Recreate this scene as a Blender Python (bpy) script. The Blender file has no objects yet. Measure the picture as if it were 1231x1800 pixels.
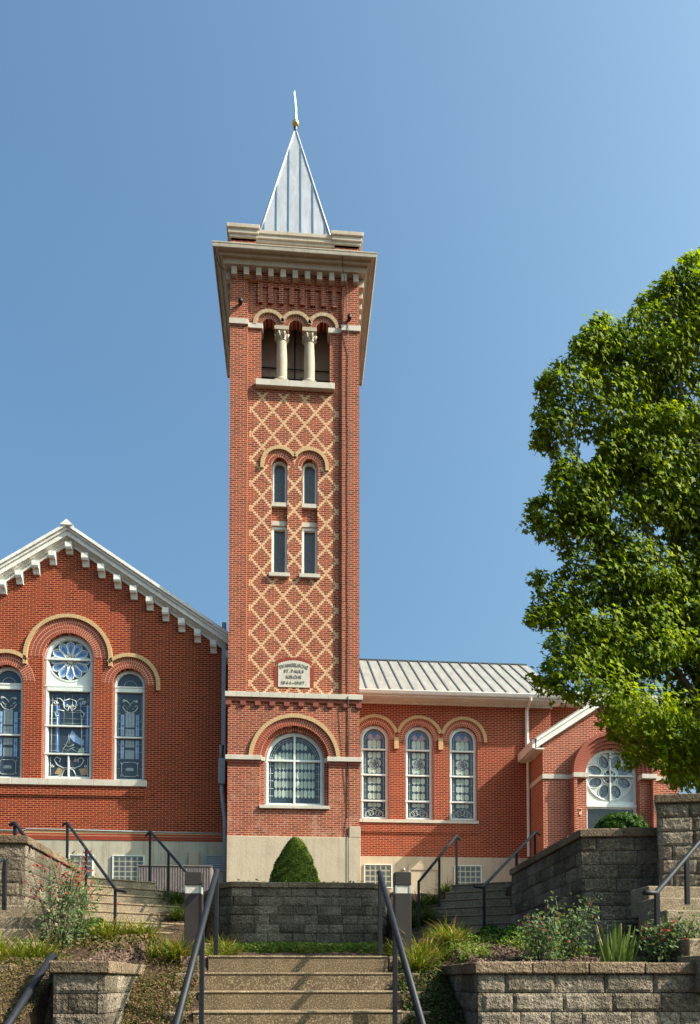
import bpy, bmesh, math, random
import numpy as np
from mathutils import Vector, noise
from mathutils.geometry import tessellate_polygon
R = math.radians
PI = math.pi
random.seed(7)
rng = np.random.default_rng(7)
SC = bpy.context.scene
COL = SC.collection

# ------------------------------------------------------------------ camera, sky, sun, exposure
EYE = 1.6
F, CX, HOR = 1316.0, 615.5, 1725.0
YAW, PITCH = math.atan(.074), R(2.0)
PY = HOR - F * math.tan(PITCH)
cam = bpy.data.objects.new('camera', bpy.data.cameras.new('camera'))
COL.objects.link(cam)
cam.location = (0, 0, EYE)
cam.rotation_euler = (R(90) + PITCH, 0, -YAW)
cam.data.sensor_fit = 'VERTICAL'
cam.data.sensor_height = 36
cam.data.lens = F / 1800 * 36
cam.data.shift_y = (PY - 900) / 1800
cam.data.clip_end = 5000
SC.camera = cam

TOSUN = Vector((2.8, -1.0, 2.52)).normalized()
world = bpy.data.worlds.new('World'); SC.world = world
world.use_nodes = True
wn = world.node_tree
sky = wn.nodes.new('ShaderNodeTexSky')
sky.sky_type = 'NISHITA'; sky.sun_disc = False
sky.sun_elevation = math.asin(TOSUN.z)
sky.sun_rotation = math.atan2(TOSUN.x, TOSUN.y)
sky.air_density = 1.15; sky.dust_density = 8.0; sky.ozone_density = 4.0
tint = wn.nodes.new('ShaderNodeMix'); tint.data_type = 'RGBA'; tint.blend_type = 'MULTIPLY'
tint.inputs[0].default_value = 1; tint.inputs[7].default_value = (.81, 1.08, 1.08, 1)
wn.links.new(sky.outputs[0], tint.inputs[6]); wn.links.new(tint.outputs[2], wn.nodes['Background'].inputs[0])
wn.nodes['Background'].inputs[1].default_value = 0.120
sun = bpy.data.objects.new('sun', bpy.data.lights.new('sun', 'SUN'))
COL.objects.link(sun)
sun.data.energy = 5.0; sun.data.angle = R(.5); sun.data.color = (1.0, .91, .78)
sun.rotation_euler = TOSUN.to_track_quat('Z', 'Y').to_euler()
SC.view_settings.view_transform = 'Standard'; SC.view_settings.look = 'None'
SC.view_settings.gamma = 1; SC.view_settings.exposure = 0.95

# ------------------------------------------------------------------ measuring: photo pixel -> point on a plane Y = const
_fw = Vector((math.sin(YAW) * math.cos(PITCH), math.cos(YAW) * math.cos(PITCH), math.sin(PITCH)))
_rt = Vector((math.cos(YAW), -math.sin(YAW), 0)); _up = _rt.cross(_fw)
def at(px, py, Y):
    d = _rt * ((px - CX) / F) + _up * ((PY - py) / F) + _fw
    k = Y / d.y
    return (d.x * k, d.z * k + EYE)
def proj(p):
    v = Vector(p) - Vector((0, 0, EYE))
    w = v.dot(_fw)
    return (CX + F * v.dot(_rt) / w, PY - F * v.dot(_up) / w)

# ------------------------------------------------------------------ materials
def lin(r, g, b):
    f = lambda c: c / 12.92 if c <= .04045 else ((c + .055) / 1.055) ** 2.4
    return (f(r / 255), f(g / 255), f(b / 255), 1)
class NT:
    def __init__(s, name):
        s.m = bpy.data.materials.new(name); s.m.use_nodes = True
        s.t = s.m.node_tree; s.b = s.t.nodes['Principled BSDF']
    def n(s, typ, **kw):
        nd = s.t.nodes.new(typ)
        for k, v in kw.items():
            setattr(nd, k, v)
        return nd
    def l(s, a, b):
        s.t.links.new(a, b)
    def val(s, inp, v):
        if isinstance(v, bpy.types.NodeSocket): s.l(v, inp)
        else: inp.default_value = v
    def math(s, op, a, b=0.0, c=0.0):
        nd = s.n('ShaderNodeMath', operation=op)
        s.val(nd.inputs[0], a); s.val(nd.inputs[1], b); s.val(nd.inputs[2], c)
        return nd.outputs[0]
    def mix(s, f, a, b, blend='MIX'):
        nd = s.n('ShaderNodeMix', data_type='RGBA', blend_type=blend)
        s.val(nd.inputs[0], f); s.val(nd.inputs[6], a); s.val(nd.inputs[7], b)
        return nd.outputs[2]
    def pos(s):
        return s.n('ShaderNodeNewGeometry').outputs['Position']
    def noise(s, scale, detail=4, rough=.6, vec=None):
        nd = s.n('ShaderNodeTexNoise')
        nd.inputs['Scale'].default_value = scale; nd.inputs['Detail'].default_value = detail
        nd.inputs['Roughness'].default_value = rough
        s.l(vec if vec is not None else s.pos(), nd.inputs['Vector'])
        return nd.outputs['Fac']
    def ramp(s, f, a, b):
        nd = s.n('ShaderNodeMapRange'); nd.clamp = True
        s.l(f, nd.inputs[0]); nd.inputs[1].default_value = a; nd.inputs[2].default_value = b
        return nd.outputs[0]
    def bump(s, h, strength, dist=.01):
        nd = s.n('ShaderNodeBump'); nd.inputs['Strength'].default_value = strength
        nd.inputs['Distance'].default_value = dist
        s.l(h, nd.inputs['Height']); s.l(nd.outputs[0], s.b.inputs['Normal'])
def spec(T, v):
    T.b.inputs['Specular IOR Level'].default_value = v

def plain(name, col, rough=.6, metal=0.0, sp=.5, var=.0, scale=6, bump=0, bscale=60, bdist=.01):
    T = NT(name)
    T.b.inputs['Roughness'].default_value = rough; T.b.inputs['Metallic'].default_value = metal; spec(T, sp)
    if var:
        f = T.ramp(T.noise(scale), .3, .7)
        dk = tuple(c * (1 - var) for c in col[:3]) + (1,); lt = tuple(min(1, c * (1 + var)) for c in col[:3]) + (1,)
        T.l(T.mix(f, dk, lt), T.b.inputs['Base Color'])
    else:
        T.b.inputs['Base Color'].default_value = col
    if bump: T.bump(T.noise(bscale), bump, bdist)
    return T.m

def streaky(name, base, dirt, rough=.8, amount=.5, vs=2.0, bump=.3, bscale=50, hs=.25):
    """stone / concrete with blotches, vertical rain streaks and small pits"""
    T = NT(name); T.b.inputs['Roughness'].default_value = rough; spec(T, .25)
    mp = T.n('ShaderNodeMapping'); mp.inputs['Scale'].default_value = (6, 6, hs)
    T.l(T.pos(), mp.inputs['Vector'])
    st = T.ramp(T.noise(vs, 5, .65, mp.outputs[0]), .48, .78)
    bl = T.ramp(T.noise(1.7, 6, .65), .42, .75)
    fine = T.ramp(T.noise(38, 3, .7), .3, .75)
    c = T.mix(T.math('MULTIPLY', st, amount), base, dirt)
    c = T.mix(T.math('MULTIPLY', bl, amount * .7), c, dirt)
    c = T.mix(T.math('MULTIPLY', fine, .25), c, tuple(x * 1.25 for x in base[:3]) + (1,))
    T.l(c, T.b.inputs['Base Color'])
    T.bump(T.math('ADD', T.noise(bscale, 4, .7), bl), bump, .012)
    return T.m

BH, BW = .0655, .2150
def brick(name, c1, c2, mort, ms=.0105, diaper=None, pale=.0, dark=.25):
    T = NT(name); T.b.inputs['Roughness'].default_value = .85; spec(T, .2)
    g = T.n('ShaderNodeNewGeometry')
    p = T.n('ShaderNodeSeparateXYZ'); T.l(g.outputs['Position'], p.inputs[0])
    nn = T.n('ShaderNodeSeparateXYZ'); T.l(g.outputs['True Normal'], nn.inputs[0])
    side = T.math('GREATER_THAN', T.math('ABSOLUTE', nn.outputs[0]), .7)
    mx = T.n('ShaderNodeMix', data_type='FLOAT')
    T.l(side, mx.inputs[0]); T.l(p.outputs[0], mx.inputs[2]); T.l(p.outputs[1], mx.inputs[3])
    cv = T.n('ShaderNodeCombineXYZ'); T.l(mx.outputs[0], cv.inputs[0]); T.l(p.outputs[2], cv.inputs[1])
    bt = T.n('ShaderNodeTexBrick'); bt.offset = .5; bt.offset_frequency = 2
    for k, v in (('Scale', 1), ('Mortar Size', ms), ('Mortar Smooth', .25), ('Bias', 0), ('Brick Width', BW), ('Row Height', BH)):
        bt.inputs[k].default_value = v
    bt.inputs['Color1'].default_value = c1; bt.inputs['Color2'].default_value = c2; bt.inputs['Mortar'].default_value = mort
    T.l(cv.outputs[0], bt.inputs['Vector'])
    c = bt.outputs['Color']
    inv = T.math('SUBTRACT', 1, bt.outputs['Fac'])
    if diaper:
        x0, z0, Px, Pz, n, za, zb = diaper
        zq = T.math('MULTIPLY', T.math('ADD', T.math('FLOOR', T.math('DIVIDE', p.outputs[2], BH)), .5), BH)
        zz = T.math('DIVIDE', T.math('SUBTRACT', zq, z0), Pz)
        xx = T.math('DIVIDE', T.math('SUBTRACT', p.outputs[0], x0), Px)
        def line(e):
            f = T.math('FRACT', e)
            return T.math('LESS_THAN', T.math('MINIMUM', f, T.math('SUBTRACT', 1, f)), .072)
        m = T.math('MAXIMUM', line(T.math('ADD', T.math('ADD', xx, zz), 50)), line(T.math('ADD', T.math('SUBTRACT', xx, zz), 50)))
        for a, b in ((p.outputs[0], x0 - .06), (p.outputs[2], za)):
            m = T.math('MULTIPLY', m, T.math('GREATER_THAN', a, b))
        for a, b in ((p.outputs[0], x0 + n * Px + .06), (p.outputs[2], zb)):
            m = T.math('MULTIPLY', m, T.math('LESS_THAN', a, b))
        tan = T.mix(T.noise(22), lin(196, 164, 122), lin(222, 192, 150))
        c = T.mix(T.math('MULTIPLY', m, inv), c, tan)
    big = T.ramp(T.noise(.55, 5, .6), .35, .75)
    c = T.mix(T.math('MULTIPLY', big, dark), c, T.mix(1, c, (.55, .5, .5, 1), 'MULTIPLY'))
    mp = T.n('ShaderNodeMapping'); mp.inputs['Scale'].default_value = (5, 5, .32); T.l(g.outputs['Position'], mp.inputs['Vector'])
    stk = T.ramp(T.noise(1.6, 5, .65, mp.outputs[0]), .54, .80)
    c = T.mix(T.math('MULTIPLY', stk, .55), c, T.mix(1, c, (.48, .44, .44, 1), 'MULTIPLY'))
    fine = T.ramp(T.noise(9, 4, .7), .55, .8)
    c = T.mix(T.math('MULTIPLY', fine, .45), c, T.mix(1, c, (.5, .45, .45, 1), 'MULTIPLY'))
    if pale:   # salt bloom low on the wall
        zf = T.ramp(p.outputs[2], pale + 1.3, pale - .6)
        ef = T.ramp(T.noise(2.2, 6, .7), .5, .72)
        c = T.mix(T.math('MULTIPLY', T.math('MULTIPLY', zf, ef), .55), c, lin(205, 160, 138))
    T.l(c, T.b.inputs['Base Color'])
    T.bump(inv, .5, .008)
    return T.m

M = {}
M['white'] = streaky('white_paint', (.74, .72, .66, 1), (.34, .29, .22, 1), .5, .5, 1.5, .15)
M['frame'] = plain('frame_paint', (.66, .69, .64, 1), .45, var=.06)
M['stone'] = streaky('limestone', (.53, .48, .40, 1), (.30, .25, .18, 1), .8, .55)
M['concrete'] = streaky('foundation_render', (.47, .385, .275, 1), (.31, .235, .155, 1), .85, .6, 1.2, .5, 18)
M['grey_concrete'] = streaky('grey_foundation', (.44, .40, .30, 1), (.20, .17, .12, 1), .85, .8, 2.5, .3)
M['tan_brick'] = plain('tan_brick', lin(186, 156, 112), .85, var=.18, scale=30, bump=.3)
M['tan_mortar'] = plain('tan_mortar', lin(120, 96, 68), .9)
M['mortar'] = plain('mortar', lin(214, 172, 138), .9, var=.1, scale=20)
M['vouss'] = plain('voussoir_brick', lin(142, 54, 32), .85, var=.25, scale=18, bump=.3)
M['vouss3'] = plain('porch_voussoir', lin(152, 78, 58), .85, var=.22, scale=18, bump=.3)
M['vouss2'] = plain('voussoir_brick_dark', lin(128, 66, 50), .85, var=.25, scale=18, bump=.3)
M['cornice'] = streaky('cornice_paint', (.46, .40, .315, 1), (.24, .18, .12, 1), .6, .6, 1.6, .1)
M['col'] = streaky('column_stone', (.40, .335, .25, 1), (.24, .19, .13, 1), .8, .5)
M['hood_grey'] = plain('weathered_tan_brick', lin(168, 146, 114), .85, var=.25, scale=14, bump=.3)
M['belfry'] = streaky('belfry_inside', (.34, .27, .21, 1), (.17, .13, .10, 1), .9, .7)
M['dark'] = plain('black_iron', (.014, .015, .018, 1), .5, sp=.22, var=.2, scale=12)
M['cable'] = plain('black_cable', (.01, .01, .01, 1), .6)
M['grey_metal'] = plain('grey_enclosure', (.30, .33, .34, 1), .5, var=.08)
M['gutter'] = plain('gutter_metal', (.66, .62, .55, 1), .45, var=.08, scale=3)
M['gold'] = plain('gilding', (.95, .66, .22, 1), .25, 1.0)
M['steel'] = plain('finial_metal', (.9, .88, .78, 1), .3, 1.0)
def glassmat(name, col, rough=.12, sp=.6, nz=.0):
    T = NT(name); T.b.inputs['Roughness'].default_value = rough; spec(T, sp)
    f = T.ramp(T.noise(7, 4, .7), .3, .7)
    isl = T.n('ShaderNodeNewGeometry').outputs['Random Per Island']
    f2 = T.math('ADD', T.math('MULTIPLY', f, .5), T.math('MULTIPLY', isl, .5))
    T.l(T.mix(f2, tuple(c * .62 for c in col[:3]) + (1,), tuple(min(1, c * 1.35) for c in col[:3]) + (1,)), T.b.inputs['Base Color'])
    T.bump(T.noise(9, 3), .3, .012)
    return T.m
M['g_dark'] = glassmat('dark_lead_glass', (.032, .048, .066, 1))
M['g_pale'] = glassmat('opal_glass', (.36, .43, .36, 1), .2)
M['g_grey'] = glassmat('grey_glass', (.075, .085, .088, 1), .2, .5)
M['g_blue'] = glassmat('blue_glass', (.07, .17, .42, 1))
M['g_ltblue'] = glassmat('pale_blue_glass', (.25, .38, .58, 1), .2)
M['g_amber'] = glassmat('amber_glass', (.34, .24, .12, 1), .2)
M['g_rose'] = glassmat('rose_glass', (.30, .20, .20, 1), .2)
M['g_block'] = glassmat('glass_block', (.13, .145, .12, 1), .15, .7)
M['g_petal'] = glassmat('petal_glass', (.15, .185, .215, 1), .2)
M['board'] = plain('tracery_paint', (.52, .56, .50, 1), .5, var=.12)
M['g_ltgrey'] = glassmat('silver_glass', (.26, .31, .33, 1), .2)
M['lead'] = plain('lead_came', (.50, .56, .53, 1), .5, var=.1)
M['lead_dark'] = plain('dark_came', (.05, .06, .07, 1), .5)
def metal_roof(name, c1, c2, rough=.4, metal=.6):
    T = NT(name); T.b.inputs['Roughness'].default_value = rough; T.b.inputs['Metallic'].default_value = metal
    mp = T.n('ShaderNodeMapping'); mp.inputs['Scale'].default_value = (3, .6, .6); T.l(T.pos(), mp.inputs['Vector'])
    f = T.ramp(T.noise(2, 5, .6, mp.outputs[0]), .3, .72)
    T.l(T.mix(f, c1, c2), T.b.inputs['Base Color'])
    T.bump(T.noise(2.2, 3), .22, .03)
    return T.m
M['roof'] = metal_roof('roof_sheet', (.20, .18, .15, 1), (.30, .275, .235, 1), .6, .0)
M['seam'] = plain('roof_seam', (.05, .075, .09, 1), .5)
M['spire'] = metal_roof('spire_sheet', (.31, .315, .335, 1), (.46, .465, .48, 1), .45, .25)
M['spire_seam'] = plain('spire_seam', (.07, .14, .20, 1), .4, .1)
M['shingle'] = plain('grey_roofing', (.22, .22, .22, 1), .8, var=.2)
M['bt'] = brick('tower_brick', lin(148, 66, 45), lin(104, 44, 32), lin(192, 142, 110), .0108, pale=0)
M['bl'] = brick('tower_base_brick', lin(150, 70, 50), lin(106, 48, 36), lin(194, 146, 116), .0108, pale=7.4, dark=.3)
M['bn'] = brick('nave_brick', lin(132, 40, 22), lin(98, 28, 17), lin(192, 124, 86), .0098, dark=.3)
M['bw'] = brick('wing_brick', lin(136, 45, 28), lin(102, 33, 22), lin(194, 134, 98), .0100, dark=.3)
M['be'] = brick('porch_brick', lin(148, 68, 48), lin(114, 49, 36), lin(206, 156, 126), .0105, dark=.25)
def blockmat(name, base, dirt):
    T = NT(name); T.b.inputs['Roughness'].default_value = .95; spec(T, .15)
    isl = T.n('ShaderNodeNewGeometry').outputs['Random Per Island']
    a = T.ramp(T.noise(2.6, 6, .75), .38, .62); b = T.ramp(T.noise(60, 4, .75), .35, .7)
    mp = T.n('ShaderNodeMapping'); mp.inputs['Scale'].default_value = (7, 7, .8); T.l(T.pos(), mp.inputs['Vector'])
    st = T.ramp(T.noise(1.2, 4, .6, mp.outputs[0]), .5, .75)
    rn = T.noise(32, 3, .75)
    c = T.mix(T.math('MULTIPLY', a, .85), base, dirt)
    c = T.mix(T.math('MULTIPLY', T.ramp(rn, .50, .36), .7), c, dirt)  # pit specks reuse the dirt colour: self-shadow of the rough face painted in
    c = T.mix(T.math('MULTIPLY', T.ramp(rn, .54, .68), .5), c, tuple(min(.7, x * 1.5) for x in base[:3]) + (1,))
    c = T.mix(T.math('MULTIPLY', st, .5), c, dirt)
    c = T.mix(T.math('MULTIPLY', b, .35), c, tuple(x * 1.4 for x in base[:3]) + (1,))
    c = T.mix(T.math('MULTIPLY', isl, .9), c, T.mix(1, c, (.45, .44, .42, 1), 'MULTIPLY'))
    T.l(c, T.b.inputs['Base Color'])
    T.bump(T.math('ADD', rn, T.math('MULTIPLY', T.noise(14, 2), .5)), 1.0, .06)
    return T.m
M['block'] = blockmat('split_face_block', (.345, .283, .208, 1), (.06, .046, .032, 1))
M['cap'] = blockmat('cap_stone', (.33, .24, .155, 1), (.13, .09, .057, 1))
M['joint'] = plain('dark_joint', (.02, .018, .015, 1), .95)
def stepmat(name, base):
    T = NT(name); T.b.inputs['Roughness'].default_value = .9; spec(T, .2)
    a = T.ramp(T.noise(5, 5, .65), .35, .7); b = T.noise(85, 4, .85)
    mp = T.n('ShaderNodeMapping'); mp.inputs['Scale'].default_value = (4, 4, .8); T.l(T.pos(), mp.inputs['Vector'])
    st = T.ramp(T.noise(2.5, 5, .7, mp.outputs[0]), .48, .72)
    c = T.mix(a, tuple(x * .55 for x in base[:3]) + (1,), base)
    c = T.mix(T.math('MULTIPLY', st, .55), c, tuple(x * .4 for x in base[:3]) + (1,))
    c = T.mix(T.math('MULTIPLY', T.ramp(b, .54, .62), .75), c, (.58, .47, .32, 1))
    c = T.mix(T.math('MULTIPLY', T.ramp(b, .47, .39), .75), c, (.07, .05, .03, 1))
    T.l(c, T.b.inputs['Base Color']); T.bump(b, .7, .008)
    return T.m
M['step'] = stepmat('aggregate_concrete', (.185, .124, .066, 1))
M['tread'] = stepmat('worn_sunlit_tread', (.27, .195, .115, 1))  # paler than risers: worn edges plus sunlit nosing line put into the colour
M['step2'] = stepmat('flight_concrete', (.27, .205, .135, 1))
def leafmat(name, c1, c2, tr=.35, rough=.6, c3=None, c3amt=.1):
    T = NT(name); T.b.inputs['Roughness'].default_value = rough; spec(T, .12)
    isl = T.n('ShaderNodeNewGeometry').outputs['Random Per Island']
    c = T.mix(isl, c1, c2)
    if c3: c = T.mix(T.math('GREATER_THAN', T.math('FRACT', T.math('MULTIPLY', isl, 37.3)), 1 - c3amt), c, c3)
    T.l(c, T.b.inputs['Base Color'])
    ts = T.n('ShaderNodeBsdfTranslucent'); T.l(T.mix(1, c, (1.3, 1.25, .5, 1), 'MULTIPLY'), ts.inputs[0])
    ms = T.n('ShaderNodeMixShader'); ms.inputs[0].default_value = tr
    T.l(T.b.outputs[0], ms.inputs[1]); T.l(ts.outputs[0], ms.inputs[2])
    T.l(ms.outputs[0], T.t.nodes['Material Output'].inputs[0])
    return T.m
M['maple'] = leafmat('maple_leaf', (.095, .165, .004, 1), (.26, .315, .007, 1), .5)
M['bark'] = plain('bark', (.13, .10, .075, 1), .9, var=.4, scale=14, bump=.8, bscale=25, bdist=.03)
M['spruce'] = leafmat('spruce_needles', (.05, .09, .008, 1), (.17, .21, .02, 1), .2)
M['box'] = leafmat('clipped_shrub_leaf', (.03, .075, .012, 1), (.075, .14, .02, 1), .25)
M['liriope'] = leafmat('grass_blade', (.035, .075, .008, 1), (.21, .23, .03, 1), .3, c3=(.42, .24, .08, 1), c3amt=.16)
M['liriope_dk'] = leafmat('dark_grass_blade', (.03, .06, .012, 1), (.08, .12, .02, 1), .25, c3=(.25, .17, .06, 1), c3amt=.08)
M['rose'] = leafmat('rose_leaf', (.05, .09, .03, 1), (.13, .18, .065, 1), .3)
M['rose_red'] = leafmat('red_rose_shoot', (.25, .03, .02, 1), (.42, .05, .045, 1), .3)
M['stem'] = plain('green_stem', (.08, .07, .035, 1), .7)
M['iris'] = leafmat('iris_leaf', (.06, .11, .018, 1), (.14, .19, .035, 1), .3, c3=(.35, .26, .09, 1), c3amt=.1)
M['weed'] = leafmat('weed_leaf', (.035, .05, .008, 1), (.11, .11, .025, 1), .2, c3=(.16, .10, .05, 1), c3amt=.55)
M['shade_tinted_weed'] = leafmat('shade_tinted_weed_leaf', (.02, .035, .008, 1), (.06, .08, .015, 1), .2, c3=(.12, .08, .04, 1), c3amt=.2)  # weed colours darkened: the shade on that slope is in the leaf colour
M['moss'] = leafmat('low_cover_leaf', (.05, .10, .01, 1), (.16, .21, .03, 1), .3, c3=(.26, .20, .07, 1), c3amt=.1)
M['chips'] = plain('bark_chips', (.12, .072, .048, 1), .95, var=.5, scale=40)
def soil():
    T = NT('mulch_soil'); T.b.inputs['Roughness'].default_value = 1; spec(T, .05)
    v = T.n('ShaderNodeTexVoronoi'); v.inputs['Scale'].default_value = 28; T.l(T.pos(), v.inputs['Vector'])
    a = T.noise(3, 5, .65); b = T.noise(55, 4, .7)
    c = T.mix(T.ramp(a, .35, .65), (.045, .028, .018, 1), (.12, .078, .05, 1))
    c = T.mix(T.ramp(b, .5, .72), c, (.24, .155, .10, 1))
    c = T.mix(T.math('MULTIPLY', v.outputs['Distance'], .8), c, (.04, .027, .02, 1))
    T.l(c, T.b.inputs['Base Color']); T.bump(T.math('ADD', b, v.outputs['Distance']), 1, .03)
    return T.m
M['soil'] = soil()
M['lawn'] = plain('lawn_ground', (.07, .10, .025, 1), 1, var=.4, scale=8, bump=.8, bscale=80)
M['lens'] = plain('bollard_lens', (.55, .50, .42, 1), .15, sp=.7, var=.2, scale=30)
M['bollard'] = plain('bronze_paint', (.034, .028, .025, 1), .45, sp=.3, var=.12, scale=8)
M['screen'] = plain('ribbed_screen', (.19, .155, .142, 1), .5, var=.15)

# ------------------------------------------------------------------ mesh builder, object helpers
def wloc(o):
    v = Vector((0, 0, 0))
    while o is not None:
        v += o.location; o = o.parent
    return v
class MB:
    def __init__(s): s.v = []; s.f = []; s.mi = []; s.sm = []; s.starts = []
    def add(s, vs, fs, mi=0, smooth=False):
        b = len(s.v); s.starts.append(b); s.v += [tuple(p) for p in vs]
        for f in fs:
            s.f.append([b + i for i in f]); s.mi.append(mi); s.sm.append(smooth)
        return s
    def box(s, x0, x1, y0, y1, z0, z1, mi=0):
        return s.add([(x, y, z) for x in (x0, x1) for y in (y0, y1) for z in (z0, z1)],
              [(0, 1, 3, 2), (4, 6, 7, 5), (0, 4, 5, 1), (2, 3, 7, 6), (0, 2, 6, 4), (1, 5, 7, 3)], mi)
    def hexa(s, p, mi=0):      # p: 4 lower then 4 upper corner points, same winding
        return s.add(p, [(3, 2, 1, 0), (4, 5, 6, 7), (0, 1, 5, 4), (1, 2, 6, 5), (2, 3, 7, 6), (3, 0, 4, 7)], mi)
    def prism(s, poly, y0, y1, mi=0, holes=(), back=True, smooth=False):
        loops = [list(poly)] + [list(h) for h in holes]
        flat = [p for lp in loops for p in lp]
        tris = tessellate_polygon([[Vector((x, z, 0)) for x, z in lp] for lp in loops])
        s.add([(x, y0, z) for x, z in flat], [tuple(t) for t in tris], mi)
        if back: s.add([(x, y1, z) for x, z in flat], [tuple(t)[::-1] for t in tris], mi)
        for lp in loops:
            n = len(lp)
            s.add([(x, y, z) for y in (y0, y1) for x, z in lp], [(i, (i + 1) % n, n + (i + 1) % n, n + i) for i in range(n)], mi, smooth)
        return s
    def tube(s, pts, r, n=6, mi=0, smooth=True, cap=True):
        pts = [Vector(p) for p in pts]; rs = r if isinstance(r, (list, tuple)) else [r] * len(pts)
        vs = []; prev = None
        for i, p in enumerate(pts):
            t = (pts[min(i + 1, len(pts) - 1)] - pts[max(i - 1, 0)])
            if t.length < 1e-9: t = Vector((0, 0, 1))
            t.normalize()
            a = prev if prev is not None else (Vector((0, 0, 1)) if abs(t.z) < .9 else Vector((1, 0, 0)))
            u = a - t * a.dot(t); u = u.normalized() if u.length > 1e-6 else t.orthogonal().normalized()
            prev = u; w = t.cross(u)
            vs += [p + (u * math.cos(2 * PI * k / n + PI / 4) + w * math.sin(2 * PI * k / n + PI / 4)) * rs[i] for k in range(n)]
        fs = [(i * n + k, i * n + (k + 1) % n, (i + 1) * n + (k + 1) % n, (i + 1) * n + k) for i in range(len(pts) - 1) for k in range(n)]
        if cap: fs += [tuple(range(n))[::-1], tuple((len(pts) - 1) * n + k for k in range(n))]
        return s.add(vs, fs, mi, smooth)
    def lathe(s, c, prof, n=20, mi=0):
        vs = [(c[0] + r * math.cos(2 * PI * k / n), c[1] + r * math.sin(2 * PI * k / n), c[2] + z) for r, z in prof for k in range(n)]
        fs = [(i * n + k, i * n + (k + 1) % n, (i + 1) * n + (k + 1) % n, (i + 1) * n + k) for i in range(len(prof) - 1) for k in range(n)]
        return s.add(vs, fs, mi, True)
    def build_each(s, name, mats, parent):      # every piece an object of its own
        st = s.starts + [len(s.v)]
        for a, b in zip(st, st[1:]):
            m = MB(); k = [i for i, f in enumerate(s.f) if a <= f[0] < b]
            m.v = s.v[a:b]; m.f = [[q - a for q in s.f[i]] for i in k]; m.mi = [s.mi[i] for i in k]; m.sm = [s.sm[i] for i in k]; m.build(name, mats, parent)
    def build(s, name, mats, parent=None, bevel=0, base=None):
        me = bpy.data.meshes.new(name); o = bpy.data.objects.new(name, me); COL.objects.link(o)
        if base is not None: o.location = base
        if parent is not None: o.parent = parent
        off = wloc(o)
        me.from_pydata([(x - off.x, y - off.y, z - off.z) for x, y, z in s.v], [], s.f)
        for m in (mats if isinstance(mats, (list, tuple)) else [mats]): me.materials.append(M[m] if isinstance(m, str) else m)
        me.polygons.foreach_set('material_index', s.mi); me.polygons.foreach_set('use_smooth', s.sm)
        bm = bmesh.new(); bm.from_mesh(me); bmesh.ops.recalc_face_normals(bm, faces=bm.faces); bm.to_mesh(me); bm.free()
        if bevel:
            md = o.modifiers.new('bevel', 'BEVEL'); md.width = bevel; md.segments = 2; md.limit_method = 'ANGLE'
        return o
def tag(o, label=None, cat=None, group=None, kind=None):
    for k, v in (('label', label), ('category', cat), ('group', group), ('kind', kind)):
        if v: o[k] = v
    return o
def thing(name, loc, label, cat, group=None):
    o = bpy.data.objects.new(name, None); COL.objects.link(o); o.location = loc; o.empty_display_size = .2
    return tag(o, label, cat, group)

def arch_poly(xc, zb, zs, r, n=28):
    return [(xc - r, zb), (xc + r, zb)] + [(xc + r * math.cos(PI * k / n), zs + r * math.sin(PI * k / n)) for k in range(n + 1)]
def ring_bricks(mb, xc, zc, r0, r1, y0, y1, bw=.071, gap=.019, a0=0.0, a1=PI, mi=0, xlim=None):
    n = max(3, int(round((a1 - a0) * (r0 + r1) / 2 / bw))); da = (a1 - a0) / n
    g = gap / (r0 + r1) / 1.0
    for k in range(n):
        b0, b1 = a0 + k * da + g, a0 + (k + 1) * da - g
        x = xc + (r0 + r1) / 2 * math.cos((b0 + b1) / 2)
        if xlim and not (xlim[0] <= x <= xlim[1]): continue
        P = lambda a, r, y: (xc + r * math.cos(a), y, zc + r * math.sin(a))
        mb.hexa([P(b0, r0, y0), P(b0, r1, y0), P(b0, r1, y1), P(b0, r0, y1), P(b1, r0, y0), P(b1, r1, y0), P(b1, r1, y1), P(b1, r0, y1)], mi)
def ring_solid(mb, xc, zc, r0, r1, y0, y1, n=32, mi=0, a0=0, a1=PI):
    P = lambda k, r: (xc + r * math.cos(a0 + (a1 - a0) * k / n), zc + r * math.sin(a0 + (a1 - a0) * k / n))
    mb.prism([P(k, r1) for k in range(n + 1)] + [P(k, r0) for k in range(n, -1, -1)], y0, y1, mi)
def brick_arch(parent, xc, zs, r, rings, Y, mat='vouss', w=.112, proud=.006, xlim=None):
    """rowlock rings of single bricks on a mortar ring, set into the wall round an opening"""
    mb = MB()
    for k in range(rings):
        r0 = r + k * w
        ring_bricks(mb, xc, zs, r0 + .008, r0 + w - .009, Y - proud, Y + .05, xlim=xlim)
    ring_solid(mb, xc, zs, r + .002, r + rings * w, Y - proud + .005, Y + .04, mi=1)
    return mb.build('arch_ring', [mat, 'mortar'], parent)
def hood(parent, xc, zs, r0, r1, Y, proud=.055, mat='tan_brick', a0=0.0, a1=PI, xlim=None, bw=.075, drop=(0, 0), name='hood_mould'):
    mb = MB()
    ring_bricks(mb, xc, zs, r0, r1, Y - proud, Y + .05, bw=bw, gap=.006, a0=a0, a1=a1, xlim=xlim)
    for sx, d in zip((-1, 1), drop):
        xa, xb = xc + sx * r0, xc + sx * r1
        for k in range(int(d / .066)):
            mb.box(min(xa, xb), max(xa, xb), Y - proud, Y + .05, zs - (k + 1) * .066 + .003, zs - k * .066 - .003)
    return mb.build(name, mat, parent)
def ribbon(mb, pts, w, Y, mi=0, n=5):
    mb.tube([(x, Y, z) for x, z in pts], w / 2, n, mi)
def arcpts(xc, zc, r, a0, a1, n=12):
    return [(xc + r * math.cos(R(a0 + (a1 - a0) * k / n)), zc + r * math.sin(R(a0 + (a1 - a0) * k / n))) for k in range(n + 1)]
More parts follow.
